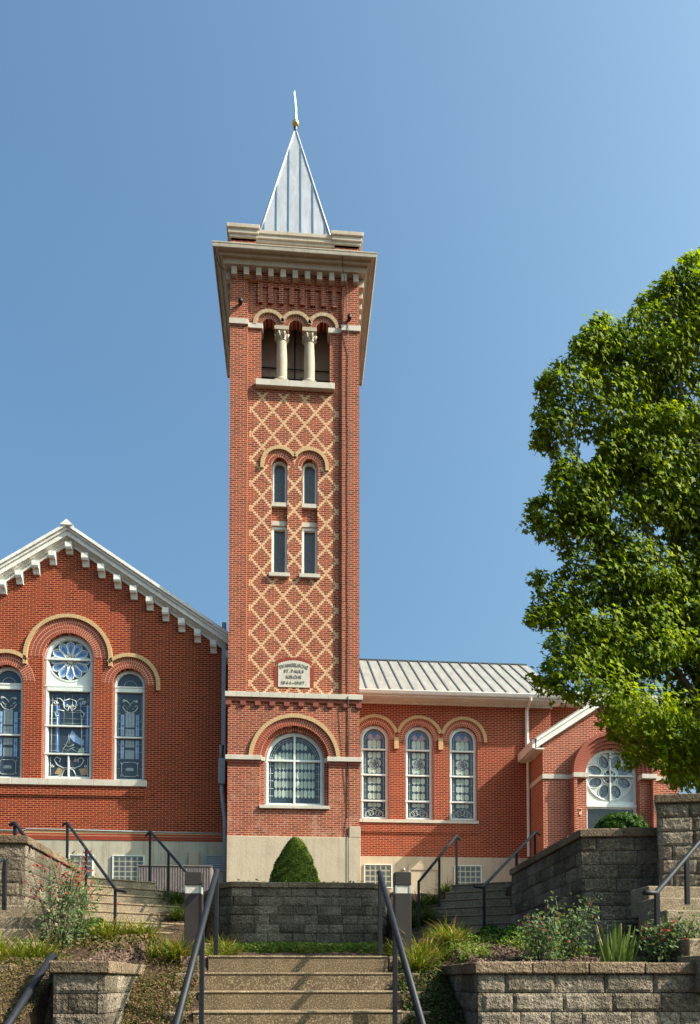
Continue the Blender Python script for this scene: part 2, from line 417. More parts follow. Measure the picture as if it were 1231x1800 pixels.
def window(parent, xc, zb, zs, r, Y, fw=.11, fd=.09, n=28, name='window'):
    """white arched timber frame with its dark glass; Y is the frame's front"""
    mb = MB(); mb.prism(arch_poly(xc, zb, zs, r, n), Y, Y + fd, holes=[arch_poly(xc, zb + fw, zs, r - fw, n)])
    mb.prism(arch_poly(xc, zb + fw * .45, zs, r - fw * .45, n), Y - .022, Y, holes=[arch_poly(xc, zb + fw * .75, zs, r - fw * .75, n)], back=False)
    fr = mb.build(name, 'frame', parent)
    g = MB(); g.prism(arch_poly(xc, zb + fw * .6, zs, r - fw * .6, n), Y + fd * .7, Y + fd * .95); g.build('glass', 'g_dark', fr)
    return fr
# ================================================================== BELL TOWER
YT, YP, YN, YW, YE = 22.8, 22.9, 23.95, 27.0, 25.5
GB = 3.3       # ground level at the buildings
tx = lambda px, Y=YT, py=1000: at(px, py, Y)[0]
tz = lambda py, Y=YT: at(517, py, Y)[1]
XL, XR = tx(402.5), tx(632)
XC = (XL + XR) / 2
YB = YT + (XR - XL)
tower = thing('bell_tower', (XC, YT, GB), 'tall square red brick bell tower with tan diamond brickwork, arched belfry and metal spire', 'tower')
zF, zB0, zB1 = tz(1471), tz(1229), tz(1220)          # foundation top, belt stone
zC = tz(470)                                          # brick top under cornice
# lower stage with the arched window opening
wx, wzs = tx(518, py=1330), tz(1335)
rH = tx(578, py=1330) - wx
zS = tz(1422)
mb = MB()
mb.prism([(XL, zF), (XR, zF), (XR, zB0), (XL, zB0)], YT, YT + .4, holes=[arch_poly(wx, zS, wzs, rH)])
mb.prism([(wx - rH - .1, zS - .1), (wx + rH + .1, zS - .1), (wx + rH + .1, wzs + rH + .1), (wx - rH - .1, wzs + rH + .1)], YT + .13, YT + .42, holes=[arch_poly(wx, zS, wzs, rH - .13)])
mb.box(XL, XL + .3, YT + .4, YB, zF, zB0); mb.box(XR - .3, XR, YT + .4, YB, zF, zB0); mb.box(XL + .3, XR - .3, YB - .3, YB, zF, zB0)
mb.build('base_stage', 'bl', tower)
# upper shaft: sides, pilasters, recessed panel
pl, pr = tx(433.6), tx(601)
mb = MB()
zt = tz(402, YT)
mb.box(XL, pl, YT, YT + .45, zB1, zC); mb.box(pr, XR, YT, YT + .45, zB1, zC)
mb.box(XL, XL + .4, YT + .45, YB, zB1, zC); mb.box(XR - .4, XR, YT + .45, YB, zB1, zC); mb.box(XL + .4, XR - .4, YB - .4, YB, zB1, zC)
mb.build('shaft', 'bt', tower)
bel_l, bel_r, bz0, bzs = tx(457), tx(580), tz(682), tz(571)
acx = [tx(471.3), tx(519.5), tx(568)]; ar = .235
op = [(bel_l, bz0), (bel_r, bz0)]
for c in acx[::-1]:
    x1 = bel_r if c == acx[2] else c + ar
    x0 = bel_l if c == acx[0] else c - ar
    op += [(x1, bzs)] + [(c + ar * math.cos(PI * k / 16), bzs + ar * math.sin(PI * k / 16)) for k in range(17)] + [(x0, bzs)]
def dedupe(p):
    out = []
    for q in p:
        if not out or (abs(q[0] - out[-1][0]) + abs(q[1] - out[-1][1])) > 1e-3: out.append(q)
    return out
op = dedupe(op)
lx = [tx(491), tx(544.6)]; lr = .245; lz0, lzs = tz(1013), tz(815)
dcol = (tx(440.6), tz(806), (tx(592.5) - tx(440.6)) / 4, 12 * BH)
M['bd'] = brick('diamond_brick', lin(148, 66, 45), lin(104, 44, 32), lin(192, 142, 110), .0108, diaper=(dcol[0], dcol[1], dcol[2], dcol[3], 4, zB1, tz(688)))
mb = MB()
mb.prism([(pl - .05, zB1), (pr + .05, zB1), (pr + .05, zC), (pl - .05, zC)], YP, YP + .35, holes=[op] + [arch_poly(x, lz0, lzs, lr) for x in lx])
mb.build('diamond_panel', 'bd', tower)
# belfry inside
mb = MB(); yi = YT + .85
mb.box(XL + .42, XR - .42, yi, yi + .1, bz0 - .2, bzs + 1.6); mb.box(XL + .42, XR - .42, YP + .36, yi, bz0 - .2, bz0 - .05)
mb.box(XL + .42, XR - .42, YP + .36, yi, bzs + 1.2, bzs + 1.3)
mb.box(XL + .402, XL + .45, YP + .36, yi, bz0 - .2, bzs + 1.6); mb.box(XR - .45, XR - .402, YP + .36, yi, bz0 - .2, bzs + 1.6)
bf = mb.build('belfry_lining', 'belfry', tower)
mb = MB()
for py in (612, 630): mb.tube([(XL + .5, yi - .05, tz(py)), (XR - .5, yi - .05, tz(py + 2))], .018)
mb.tube([(XC - .02, yi - .08, bz0), (XC + .0, yi - .08, bzs + .9)], .022); mb.tube([(XC + .2, yi - .06, bz0), (XC + .2, yi - .06, tz(628))], .014)
mb.build('belfry_rod', 'cable', tower)
# belfry arches, columns, sill, imposts
for i, c in enumerate(acx):
    lim = (c - .43 if i else c - 9, c + .43 if i < 2 else c + 9)
    brick_arch(tower, c, bzs, ar, 1, YP, 'vouss2', .145, xlim=lim)
    hood(tower, c, bzs, .395, .505, YP, .06, 'hood_grey', xlim=lim, bw=.12)
for px in (494, 543.7):
    c = (tx(px), YP + .17, 0); z0, z1 = tz(671), bzs
    col = MB().lathe((c[0], c[1], 0), [(.168, z0 + .22), (.172, z0 + .9), (.165, z0 + 1.1), (.15, z1 - .36)], 24).build('column', 'col', tower)
    b = MB(); b.box(c[0] - .215, c[0] + .215, c[1] - .215, c[1] + .215, z0 - .02, z0 + .12); b.lathe((c[0], c[1], 0), [(.21, z0 + .12), (.22, z0 + .15), (.19, z0 + .19), (.185, z0 + .22), (.165, z0 + .25)], 24); b.build('column_base', 'col', col)
    b = MB(); b.lathe((c[0], c[1], 0), [(.15, z1 - .38), (.175, z1 - .37), (.16, z1 - .34), (.17, z1 - .25), (.205, z1 - .13)], 24); b.box(c[0] - .225, c[0] + .225, c[1] - .225, c[1] + .225, z1 - .12, z1 - .002)
    for a in range(8):
        t = a * PI / 4 + PI / 8
        u = Vector((math.cos(t), math.sin(t), 0)); o = Vector((c[0], c[1], 0))
        b.tube([o + u * .165 + Vector((0, 0, z1 - .33)), o + u * .2 + Vector((0, 0, z1 - .24)), o + u * .235 + Vector((0, 0, z1 - .17)), o + u * .22 + Vector((0, 0, z1 - .2))], [.03, .035, .03, .015], 6)
    b.build('column_capital', 'col', col)
MB().box(tx(448), tx(588), YP - .16, YP + .34, bz0 - .0, tz(671.5)).build('belfry_sill', 'stone', tower, .01)
mb = MB(); za, zb_ = tz(577), tz(567.5)
mb.box(XL - .035, pl + .02, YT - .05, YT + .3, za, zb_); mb.box(pl + .02, bel_l + .06, YP - .05, YP + .36, za - .02, zb_ - .03); mb.build('impost_band', 'stone', tower, .008)
mb = MB(); mb.box(pr - .02, XR + .035, YT - .05, YT + .3, za, zb_); mb.box(bel_r - .06, pr - .02, YP - .05, YP + .36, za - .02, zb_ - .03); mb.build('impost_band', 'stone', tower, .008)
# corbelled brick frieze under the cornice
mb = MB(); ztop = tz(496)
mb.box(pl, pr, YT + .012, YP + .02, ztop, zC)
n = 8
for k in range(n):
    x = tx(455.5) + (tx(587) - tx(455.5)) * k / (n - 1)
    mb.box(x - .075, x + .075, YT + .03, YP + .01, tz(533.5), ztop); mb.box(x + .075, x + .25, YT + .055, YP + .01, tz(505), ztop); mb.box(x - .1, x + .075, YT + .045, YP + .01, tz(519), tz(513))
mb.build('brick_corbel_frieze', 'bt', tower)
# cornice: three stepped mouldings all round, dentils, blocking course, attic
def ringbox(mb, o, z0, z1, inner=.4, mi=0):
    x0, x1, y0, y1 = XL - o, XR + o, YT - o, YB + o
    mb.box(x0, x1, y0, YT + inner, z0, z1, mi); mb.box(x0, x1, YB - inner, y1, z0, z1, mi)
    mb.box(x0, XL + inner, YT + inner, YB - inner, z0, z1, mi); mb.box(XR - inner, x1, YT + inner, YB - inner, z0, z1, mi)
def ringprofile(mb, prof, mi=0):
    """a moulding swept round the square tower; prof = (outward offset, z)"""
    for i in range(len(prof) - 1):
        (a, za_), (b, zb2) = prof[i], prof[i + 1]
        A = [(XL - a, YT - a, za_), (XR + a, YT - a, za_), (XR + a, YB + a, za_), (XL - a, YB + a, za_)]
        B = [(XL - b, YT - b, zb2), (XR + b, YT - b, zb2), (XR + b, YB + b, zb2), (XL - b, YB + b, zb2)]
        mb.add(A + B, [(k, (k + 1) % 4, 4 + (k + 1) % 4, 4 + k) for k in range(4)], mi)
zd0, zd1 = tz(489, YT - .13), tz(474.5, YT - .13)
zc3 = zd1; zc2 = tz(456, YT - .33); zc1 = tz(445, YT - .46); zc0 = tz(437.5, YT - .467)
mb = MB()
ringprofile(mb, [(-.02, zc3), (.20, zc3), (.215, zc3 + .05), (.215, zc3 + .10), (.235, zc3 + .12), (.235, zc3 + .17), (.31, zc3 + .20), (.33, zc2 - .0), (.345, zc2 + .03), (.345, zc2 + .11), (.45, zc2 + .15), (.485, zc1), (.50, zc1 + .02), (.51, zc0 - .02), (.52, zc0), (.52, zc0 + .03), (-.3, zc0 + .16)])
mb.build('cornice', 'cornice', tower)
nd = 11
def dentil(*a): MB().box(*a).build('dentil', 'cornice', tower, .012)
xs = [XL + .12 + (XR - XL - .24) * k / (nd - 1) for k in range(nd)]
for x in xs:
    for ya, yb in ((YT - .15, YT + .1), (YB - .1, YB + .15)): dentil(x - .085, x + .085, ya, yb, zd0, zd1 + .003)
for k in range(nd):
    y = YT + .12 + (YB - YT - .24) * k / (nd - 1)
    for xa, xb in ((XL - .15, XL + .1), (XR - .1, XR + .15)): dentil(xa, xb, y - .085, y + .085, zd0, zd1 + .003)
mb = MB(); ringbox(mb, .02, zC - .01, zd1 + .02); mb.build('dentil_backing', 'belfry', tower)
ztA = tz(405, YT - .1)
mb = MB(); ringbox(mb, -.04, zc0 + .1, ztA - .3, .35)
for sx in (0, 1):
    for sy in (0, 1):
        x0 = XL - .0 if not sx else XR - .78; y0 = YT - .0 if not sy else YB - .78
        mb.box(x0, x0 + .78, y0, y0 + .78, zc0 + .09, ztA - .24)
mb.build('attic', 'bt', tower)
mb = MB()
for (o, z0, z1) in ((.0, ztA - .36, ztA - .26), (.04, ztA - .26, ztA - .14), (.07, ztA - .14, ztA - .02)): ringbox(mb, o, z0, z1, .36)
for sx in (0, 1):
    for sy in (0, 1):
        for o, z0, z1 in ((.045, ztA - .28, ztA - .18), (.085, ztA - .18, ztA - .04), (.125, ztA - .04, ztA + .085)):
            x0, x1 = (XL - o, XL + .78 + o) if not sx else (XR - .78 - o, XR + o)
            y0, y1 = (YT - o, YT + .78 + o) if not sy else (YB - .78 - o, YB + o)
            mb.box(x0, x1, y0, y1, z0, z1)
mb.build('attic_coping', 'cornice', tower, .012)
# spire
YCT = (YT + YB) / 2
za_ap = at(519, 226, YCT)[1]; zs0 = ztA - .2
slope = 1.12 / (za_ap - at(519, 408, YCT - 1.12)[1])
hw = slope * (za_ap - zs0)
spx = at(519.5, 300, YCT)[0]
mb = MB()
c4 = [(spx - hw, YCT - hw, zs0), (spx + hw, YCT - hw, zs0), (spx + hw, YCT + hw, zs0), (spx - hw, YCT + hw, zs0)]
mb.add(c4 + [(spx, YCT, za_ap)], [(0, 1, 4), (1, 2, 4), (2, 3, 4), (3, 0, 4), (3, 2, 1, 0)])
spire = mb.build('spire', 'spire', tower)
mb = MB()
for k in range(-4, 4):
    d = (k + .5) * .40 - .02
    if abs(d) > hw - .05: continue
    z1 = za_ap - abs(d) / slope - .1
    for s1 in (-1, 1):
        mb.tube([(spx + d, YCT + s1 * hw, zs0), (spx + d, YCT + s1 * (za_ap - z1) * slope, z1)], .03, 4, smooth=False)
        mb.tube([(spx + s1 * hw, YCT + d, zs0), (spx + s1 * (za_ap - z1) * slope, YCT + d, z1)], .03, 4, smooth=False)
mb.build('standing_seam', 'spire_seam', spire)
mb = MB()
for p in c4: mb.tube([p, (spx, YCT, za_ap)], [.045, .03], 6)
mb.build('ridge_cap', 'spire', spire)
# finial
zb = at(519, 217, YCT)[1]
fin = MB().lathe((spx, YCT, zb), [(0, -.13), (.06, -.115), (.105, -.06), (.12, 0), (.105, .06), (.06, .11), (.03, .13), (.02, .2)], 20).build('finial_ball', 'gold', tower)
MB().lathe((spx, YCT, za_ap - .12), [(.075, 0), (.05, .1), (.07, .14), (.03, .2)], 14).build('finial_neck', 'lead_dark', fin)
zt_ = at(518, 159, YCT)[1]; zq = zb + .12
L = zt_ - zq
mb = MB()
prof = [(0, .02, .03), (.2, -.0, .05), (.45, -.01, .058), (.7, -.035, .05), (.88, -.05, .035), (1, -.035, .004)]
vs = []
for t, dx, w in prof:
    vs += [(spx + dx - w, YCT, zq + L * t), (spx + dx, YCT - .02, zq + L * t), (spx + dx + w, YCT, zq + L * t), (spx + dx, YCT + .02, zq + L * t)]
mb.add(vs, [(i * 4 + k, i * 4 + (k + 1) % 4, i * 4 + 4 + (k + 1) % 4, i * 4 + 4 + k) for i in range(len(prof) - 1) for k in range(4)])
mb.build('finial_blade', 'steel', fin)
# belt stone with the little corbels under it
def stones(mb, x0, x1, y0, y1, z0, z1, n):
    for k in range(n):
        a, b = x0 + (x1 - x0) * k / n, x0 + (x1 - x0) * (k + 1) / n
        mb.box(a + (.003 if k else 0), b - (.003 if k < n - 1 else 0), y0, y1, z0, z1)
mb = MB(); stones(mb, XL - .09, XR + .09, YT - .10, YT + .5, zB0, zB1, 4)
mb.box(XL - .09, XL + .4, YT + .5, YB, zB0, zB1); mb.box(XR - .4, XR + .09, YT + .5, YB, zB0, zB1)
mb.build('belt_course', 'stone', tower, .008)
mb = MB(); mb.box(XL - .05, XR + .05, YT - .055, YT + .2, zB0 - .11, zB0 - .001)
for k in range(10):
    x = XL + .02 + (XR - XL - .04) * k / 9
    mb.box(x - .085, x + .085, YT - .058, YT + .1, zB0 - .235, zB0 - .112); mb.box(x - .05, x + .05, YT - .04, YT + .1, zB0 - .28, zB0 - .235)
mb.build('belt_corbel', 'vouss2', tower)
# arches of the big window
mb = MB(); w = .118
for k, (r0, yy) in enumerate(((rH - .125, YT + .13), (rH, YT), (rH + w, YT))):
    ring_bricks(mb, wx, wzs, r0 + .005, r0 + (.12 if k == 0 else w) - .006, yy - .008, yy + .05)
    ring_solid(mb, wx, wzs, r0 + .002, r0 + (.12 if k == 0 else w), yy - .003, yy + .04, mi=1)
mb.build('arch_ring', ['vouss', 'mortar'], tower)
rh0 = rH + 2 * w
hood(tower, wx, wzs, rh0, rh0 + .115, YT, .06, 'tan_brick', drop=(0, 0))
zi0, zi1 = tz(1338), tz(1330)
mb = MB()
mb.box(XL - .07, wx - rH + .05, YT - .08, YT + .14, zi0, zi1); mb.box(wx - rH + .05, wx - rH + .135, YT + .06, YT + .2, zi0 + .01, zi1 - .01); mb.build('window_impost', 'stone', tower, .006)
mb = MB(); mb.box(wx + rH - .05, XR + .07, YT - .08, YT + .14, zi0, zi1); mb.box(wx + rH - .135, wx + rH - .05, YT + .06, YT + .2, zi0 + .01, zi1 - .01); mb.build('window_impost', 'stone', tower, .006)
for x0, x1 in ((XL - .02, wx - rH + .02), (wx + rH - .02, XR + .02)):
    mb = MB(); mb.box(x0, x1, YT - .04, YT + .1, zi0 - .09, zi0 - .001); mb.box(x0 + .02, x1 - .02, YT - .02, YT + .1, zi0 - .15, zi0 - .09); mb.build('impost_corbel', 'vouss2', tower)
MB().box(wx - rH - .02, wx + rH + .02, YT - .07, YT + .3, zS - .001, zS + .10).build('window_sill', 'stone', tower, .006)
yw = YT + .25; zf0 = zS + .10; rF = rH - .12
fr = window(tower, wx, zf0, wzs, rF, yw, .13)
mb = MB(); mb.box(wx - .03, wx + .03, yw - .02, yw + .06, zf0 + .1, wzs + rF - .08); mb.box(wx - rF + .08, wx + rF - .08, yw - .018, yw + .06, wzs + .0, wzs + .06)
mb.build_each('glazing_bar', 'frame', fr)
yg = yw + .058
mb = MB()
ri = rF - .30
nx = 11; cwid = 2 * ri / nx; zlev = []
rowh = .292; hb = zf0 + .30
for row in range(8):
    z0 = hb + row * rowh
    if row >= 5: z0 += .03
    for k in range(nx):
        x = wx - ri + (k + .5) * cwid; h = rowh - .012; a = cwid / 2 - .009
        ztop_ = z0 + h
        lim = wzs + math.sqrt(max(0, (ri + .05) ** 2 - (abs(x - wx) + a) ** 2)) if abs(x - wx) + a < ri + .05 else 0
        if ztop_ > wzs + .1: ztop_ = min(ztop_, lim)
        if ztop_ - z0 < .1: continue
        s = .062
        mb.add([(x - a, yg, z0 + s), (x, yg, z0), (x + a, yg, z0 + s), (x + a, yg, ztop_ - s), (x, yg, ztop_), (x - a, yg, ztop_ - s)], [tuple(range(6))])
mb.build('opal_pattern', 'g_pale', fr)
mb = MB()
for k in range(1, 8): z = zf0 + .13 + k * .235; [ribbon(mb, [(wx + s * (rF - .09), z), (wx + s * (ri + .03), z)], .012, yg) for s in (-1, 1)] if z < wzs else None
for s in (-1, 1): ribbon(mb, [(wx + s * (ri + .12), zf0 + .15), (wx + s * (ri + .12), wzs)], .012, yg)
ribbon(mb, arcpts(wx, wzs, ri + .12, 0, 180, 24), .012, yg); ribbon(mb, arcpts(wx, wzs, ri + .06, 0, 180, 24), .01, yg)
for a in range(10, 180, 20): ribbon(mb, [(wx + math.cos(R(a)) * (ri + .06), wzs + math.sin(R(a)) * (ri + .06)), (wx + math.cos(R(a)) * (rF - .1), wzs + math.sin(R(a)) * (rF - .1))], .01, yg)
mb.build('lead_line', 'lead', fr)
# paired slit windows
z_ul0, z_ul1 = tz(887), tz(880); z_l0, z_l1 = tz(918.5), tz(911); z_ls = tz(1006.5)
for x in lx:
    k = lx.index(x); lim = (-99, tx(517.8)) if k == 0 else (tx(517.8), 99)
    brick_arch(tower, x, lzs, lr, 2, YP, 'vouss', .112, xlim=lim)
    hood(tower, x, lzs, lr + .24, lr + .35, YP, .06, xlim=lim, drop=((.14, 0) if k == 0 else (0, .14)))
    f1 = window(tower, x, z_ul1, lzs, lr - .004, YP + .16, .075, .14, 20, 'slit_window')
    for p in f1.children: p.data.materials[0] = M['g_grey']
    MB().box(x - lr - .0, x + lr + .0, YP + .015, YP + .3, z_ul0, z_ul1).build('slit_sill', 'stone', tower)
    MB().box(x - lr, x + lr, YP + .11, YP + .3, z_l1 + .001, z_ul0 - .001).build('spandrel_brick', 'bt', tower)
    MB().box(x - lr, x + lr, YP + .09, YP + .3, z_l0, z_l1).build('slit_lintel', 'stone', tower)
    mb = MB(); q = lambda e: [(x - lr + e, z_ls + e), (x + lr - e, z_ls + e), (x + lr - e, z_l0 - e - .02), (x - lr + e, z_l0 - e - .02)]
    mb.prism([(x - lr + .002, z_ls), (x + lr - .002, z_ls), (x + lr - .002, z_l0 - .001), (x - lr + .002, z_l0 - .001)], YP + .14, YP + .3, holes=[q(.075)])
    f2 = mb.build('slit_window', 'frame', tower)
    MB().box(x - lr + .05, x + lr - .05, YP + .25, YP + .28, z_ls + .05, z_l0 - .05).build('glass', 'g_grey', f2)
    MB().box(x - lr - .08, x + lr + .08, YP - .09, YP + .3, lz0 - .002, z_ls).build('slit_sill', 'stone', tower, .006)
# inscription stone
x0, x1 = tx(489, py=1180), tx(545, py=1180); pz0, pz1, pzt = tz(1206), tz(1165.5), tz(1159)
xm, hwp = (x0 + x1) / 2, (x1 - x0) / 2
sag = pzt - pz1; rr = (hwp ** 2 + sag ** 2) / (2 * sag); a0 = math.asin(hwp / rr)
arc = [(xm + rr * math.sin(a0 - 2 * a0 * k / 12), pz1 - rr * math.cos(a0) + rr * math.cos(a0 - 2 * a0 * k / 12)) for k in range(13)]
pq = MB().prism([(x0, pz0), (x1, pz0)] + arc, YP - .02, YP + .1).build('inscription_stone', 'stone', tower)
mb = MB(); ring_bricks(mb, xm, pz1 - rr * math.cos(a0), rr + .006, rr + .11, YP - .012, YP + .03, a0=PI / 2 - a0 - .05, a1=PI / 2 + a0 + .05)
for s in (0, 1):
    for k in range(10):
        xa = x0 - .12 if s == 0 else x1 + .006
        mb.box(xa, xa + .114, YP - .008, YP + .02, pz0 + k * .0655, pz0 + k * .0655 + .056)
mb.build('inscription_surround', 'vouss', tower)
def letters(parent, text, xc, z, size, Y, arcR=None, mat='lead_dark', name='lettering', depth=.006, fit=None):
    cu = bpy.data.curves.new('t', 'FONT'); cu.size = size; cu.extrude = depth; cu.align_x = 'LEFT'; cu.offset = size * .004
    ob = bpy.data.objects.new('t', cu); COL.objects.link(ob)
    mb = MB(); adv = []; polys = []
    dg = bpy.context.evaluated_depsgraph_get()
    def mesh_of(t):
        cu.body = t; bpy.context.view_layer.update(); dg.update()
        me = bpy.data.meshes.new_from_object(ob.evaluated_get(dg)); v = [tuple(p.co) for p in me.vertices]; f = [tuple(p.vertices) for p in me.polygons]
        bpy.data.meshes.remove(me); return v, f
    pen = 0
    for ch in text:
        if ch == ' ': pen += size * .3; continue
        v, f = mesh_of(ch); a, b = min(p[0] for p in v), max(p[0] for p in v)
        polys.append((v, f, pen - a, (b - a))); adv.append(pen); pen += (b - a) + size * .14
    W = pen - size * .14; sc = 1 if not fit else fit / W
    for v, f, dx, w_ in polys:
        out = []
        for (px, py_, pz) in v:
            u = (px + dx - W / 2) * sc
            if arcR: t = u / arcR; X_, Z_ = xc + (arcR + py_) * math.sin(t), z - arcR + (arcR + py_) * math.cos(t)
            else: X_, Z_ = xc + u, z + py_
            out.append((X_, Y - pz, Z_))
        mb.add(out, f)
    bpy.data.objects.remove(ob); bpy.data.curves.remove(cu)
    return mb.build(name, mat, parent)
M['letter'] = plain('raised_letters', (.16, .15, .12, 1), .8)
yl = YP - .026
letters(pq, 'EVANGELISCHE', xm, pz1 - .075, .145, yl, 1.15, 'letter', fit=.84)
letters(pq, 'ST. PAULS', xm, tz(1180.5), .135, yl, None, 'letter', fit=.60)
letters(pq, 'KIRCHE', xm, tz(1190.5), .135, yl, None, 'letter', fit=.46)
letters(pq, '1844–1907.', xm, tz(1201), .135, yl, None, 'letter', fit=.76)
# foundation
mb = MB(); mb.box(XL - .015, XR + .03, YT - .04, YB, GB - 1.2, zF); mb.build('foundation', 'concrete', tower, .01)
MB().box(tx(614, py=1450), XR + .03, YT - .045, YT + .5, zF + .002, tz(1451.5)).build('corner_stone', 'concrete', tower, .01)
# lightning cable and small fittings
mb = MB()
xk = tx(612); pts = [(tx(600), YT - .49, zc0 + .06), (tx(600.5), YT - .35, zd1 + .1), (tx(609), YT - .03, zd0 - .2)] + [(xk + .015 * math.sin(k * 1.7), YT - .018 - (.05 if k == 0 else 0), tz(575 + k * 43)) for k in range(21)] + [(xk, YT - .12, zB1 - .05), (xk, YT - .02, zB0 - .3)] + [(tx(612.5, py=1400), YT - .02, tz(1300 + 40 * k)) for k in range(4)] + [(tx(612.5, py=1500), YT - .065, zF), (tx(612.5, py=1500), YT - .065, GB)]
mb.tube(pts, .010, 5); mb.build('lightning_cable', 'cable', tower)
mb = MB(); mb.tube([(tx(391), YT - .0, tz(483)), (tx(384), YT - .2, tz(487)), (tx(377), YT - .40, tz(474)), (tx(378), YT - .30, tz(460))], .012, 5); mb.build('loose_cable', 'cable', tower)
for px, py in ((421, 540), (614, 556)):
    o = (tx(px), YT, tz(py)); MB().tube([(o[0], YT + .02, o[2]), (o[0], YT - .06, o[2]), (o[0], YT - .16, o[2] - .03)], [.04, .065, .07], 10).build('floodlight', 'dark', tower)

# ================================================================== GABLED NAVE
ngx = at(120, 1150, YN)[0]; hwN = 6.2
nx_ = lambda px, py=1250: at(px, py, YN)[0]
nz_ = lambda px, py: at(px, py, YN)[1]
nave = thing('church_nave', (ngx, YN, GB), 'gabled brick church front with white bargeboards and three stained glass windows', 'church')
OV = .25
YO = YN - OV
ax, az = at(119, 924, YO); bx_, bz_ = at(398, 1113, YO)
sl = (az - bz_) / (bx_ - ax)
zsof = lambda x: az - .36 - sl * abs(x - ax)
zFn = nz_(200, 1478)
cx, czs, cr = nx_(120.4, 1155), nz_(120.4, 1155.5), nx_(165, 1155) - nx_(120.4, 1155)
sx_, szs, sr = nx_(227, 1202), nz_(227, 1202.7), nx_(255.6, 1202) - nx_(227, 1202)
lx_ = 2 * cx - sx_
zsill = nz_(120, 1370.5)
cz0 = zsill
mb = MB()
xl, xr = ngx - hwN, ngx + hwN
mb.prism([(xl, zFn), (xr, zFn), (xr, zsof(xr) + .05), (ax, zsof(ax) + .05), (xl, zsof(xl) + .05)], YN, YN + .35,
         holes=[arch_poly(cx, cz0, czs, cr), arch_poly(sx_, cz0, szs, sr), arch_poly(lx_, cz0, szs, sr)])
mb.box(xl, xl + .35, YN + .35, YN + 16, zFn, zsof(xl)); mb.box(xr - .35, xr, YN + .35, YN + 16, zFn, zsof(xr))
mb.build('wall', 'bn', nave)
mb = MB(); mb.box(xl - .02, xr + .02, YN - .04, YN + .3, GB - 1.5, zFn); mb.build('foundation', 'grey_concrete', nave)
mb = MB()
for k in range(4):
    z = zFn + .01 + k * .075; mb.box(xl, xr, YN - .055 + k * .012, YN + .1, z, z + .058)
mb.build('water_table', 'vouss', nave)
mb = MB(); mb.box(xl, xr, YN - .03, YN + .1, zFn + .001, zFn + .29); mb.build('water_table_joint', 'tan_brick', nave)
mb = MB(); zc = nz_(200, 1461.5); mb.tube([(xl, YN - .04, zc), (nx_(45), YN - .04, zc - .02), (nx_(52), YN - .04, zc + .04), (nx_(395, 1461), YN - .04, zc - .03)], .022, 6); mb.build('conduit', 'grey_metal', nave)
# roof and rakes
mb = MB()
for s in (-1, 1):
    xa, xb = ax, ax + s * (hwN + .35)
    za2, zb2 = az, az - sl * abs(xb - xa)
    y0, y1 = YO - .04, YN + 16
    mb.hexa([(xa, y0, za2), (xb, y0, zb2), (xb, y1, zb2), (xa, y1, za2), (xa, y0, za2 + .06), (xb, y0, zb2 + .06), (xb, y1, zb2 + .06), (xa, y1, za2 + .06)])
mb.build('roof', 'shingle', nave)
def rake(mb, d0, d1, y0, y1):
    for s in (-1, 1):
        L2 = hwN + .3
        mb.hexa([(ax, y0, az - d1), (ax + s * L2, y0, az - d1 - sl * L2), (ax + s * L2, y1, az - d1 - sl * L2), (ax, y1, az - d1),
                 (ax, y0, az - d0), (ax + s * L2, y0, az - d0 - sl * L2), (ax + s * L2, y1, az - d0 - sl * L2), (ax, y1, az - d0)])
mb = MB(); rake(mb, -.055, .05, YO - .1, YO - .045); rake(mb, .0, .14, YO - .045, YO + .0); rake(mb, .005, .30, YO, YO + .04); rake(mb, .26, .31, YO + .04, YN); rake(mb, .31, .38, YN - .10, YN + .02); rake(mb, .38, .50, YN - .05, YN + .02)
mb.build('bargeboard', 'white', nave)
mb = MB(); mb.hexa([(ax - .2, YO - .13, az - .04), (ax + .2, YO - .13, az - .04), (ax + .2, YN, az - .04), (ax - .2, YN, az - .04), (ax - .02, YO - .13, az + .13), (ax + .02, YO - .13, az + .13), (ax + .02, YN, az + .13), (ax - .02, YN, az + .13)]); mb.build('ridge_cap', 'white', nave)
step = (nx_(1030/3., 1120) - nx_(440/3., 1000)) / 7
for k in range(-6, 12):
    x = ax + .02 + k * step
    if x > xr - .1 or x < xl: continue
    zt = az - .49 - sl * (abs(x - ax) + .08)
    h = .33 if k else .28
    mb = MB(); yq = YN - .24
    mb.add([(x + dx, y, z) for dx in (-.10, .10) for y, z in ((YN + .01, zt + .05), (yq, zt + .05), (yq, zt - .10), (yq + .03, zt - .16), (yq + .10, zt - .17), (YN - .09, zt - .26), (YN - .07, zt - h + .02), (YN + .01, zt - h + .02))],
           [tuple(range(8)), tuple(range(15, 7, -1))] + [(i, (i + 1) % 8, 8 + (i + 1) % 8, 8 + i) for i in range(8)])
    mb.build('bracket', 'white', nave)
# arch rings, hoods
w = .118
brick_arch(nave, cx, czs, cr, 4, YN, 'vouss', w)
for x in (sx_, lx_): brick_arch(nave, x, szs, sr, 3, YN, 'vouss', w)
hr0 = cr + 4 * w + .0; hx = sx_ - cx
sr0 = sr + 3 * w
xmeet = cx + hr0 + .06
hood(nave, cx, czs, hr0, hr0 + .12, YN, .07, drop=(.30, .30))
hood(nave, sx_, szs, sr0, sr0 + .12, YN, .07, xlim=(cx + hr0 + .02, 99), drop=(0, .25))
hood(nave, lx_, szs, sr0, sr0 + .12, YN, .07, xlim=(-99, cx - hr0 - .02), drop=(.25, 0))
mb = MB(); stones(mb, 2 * cx - nx_(259, 1375), nx_(259, 1375), YN - .10, YN + .3, nz_(120, 1381.5), zsill - .001, 6); mb.build('window_sill', 'stone', nave, .01)
mb = MB(); z1 = nz_(120, 1381.5); xa, xb = 2 * cx - nx_(255, 1375), nx_(255, 1375)
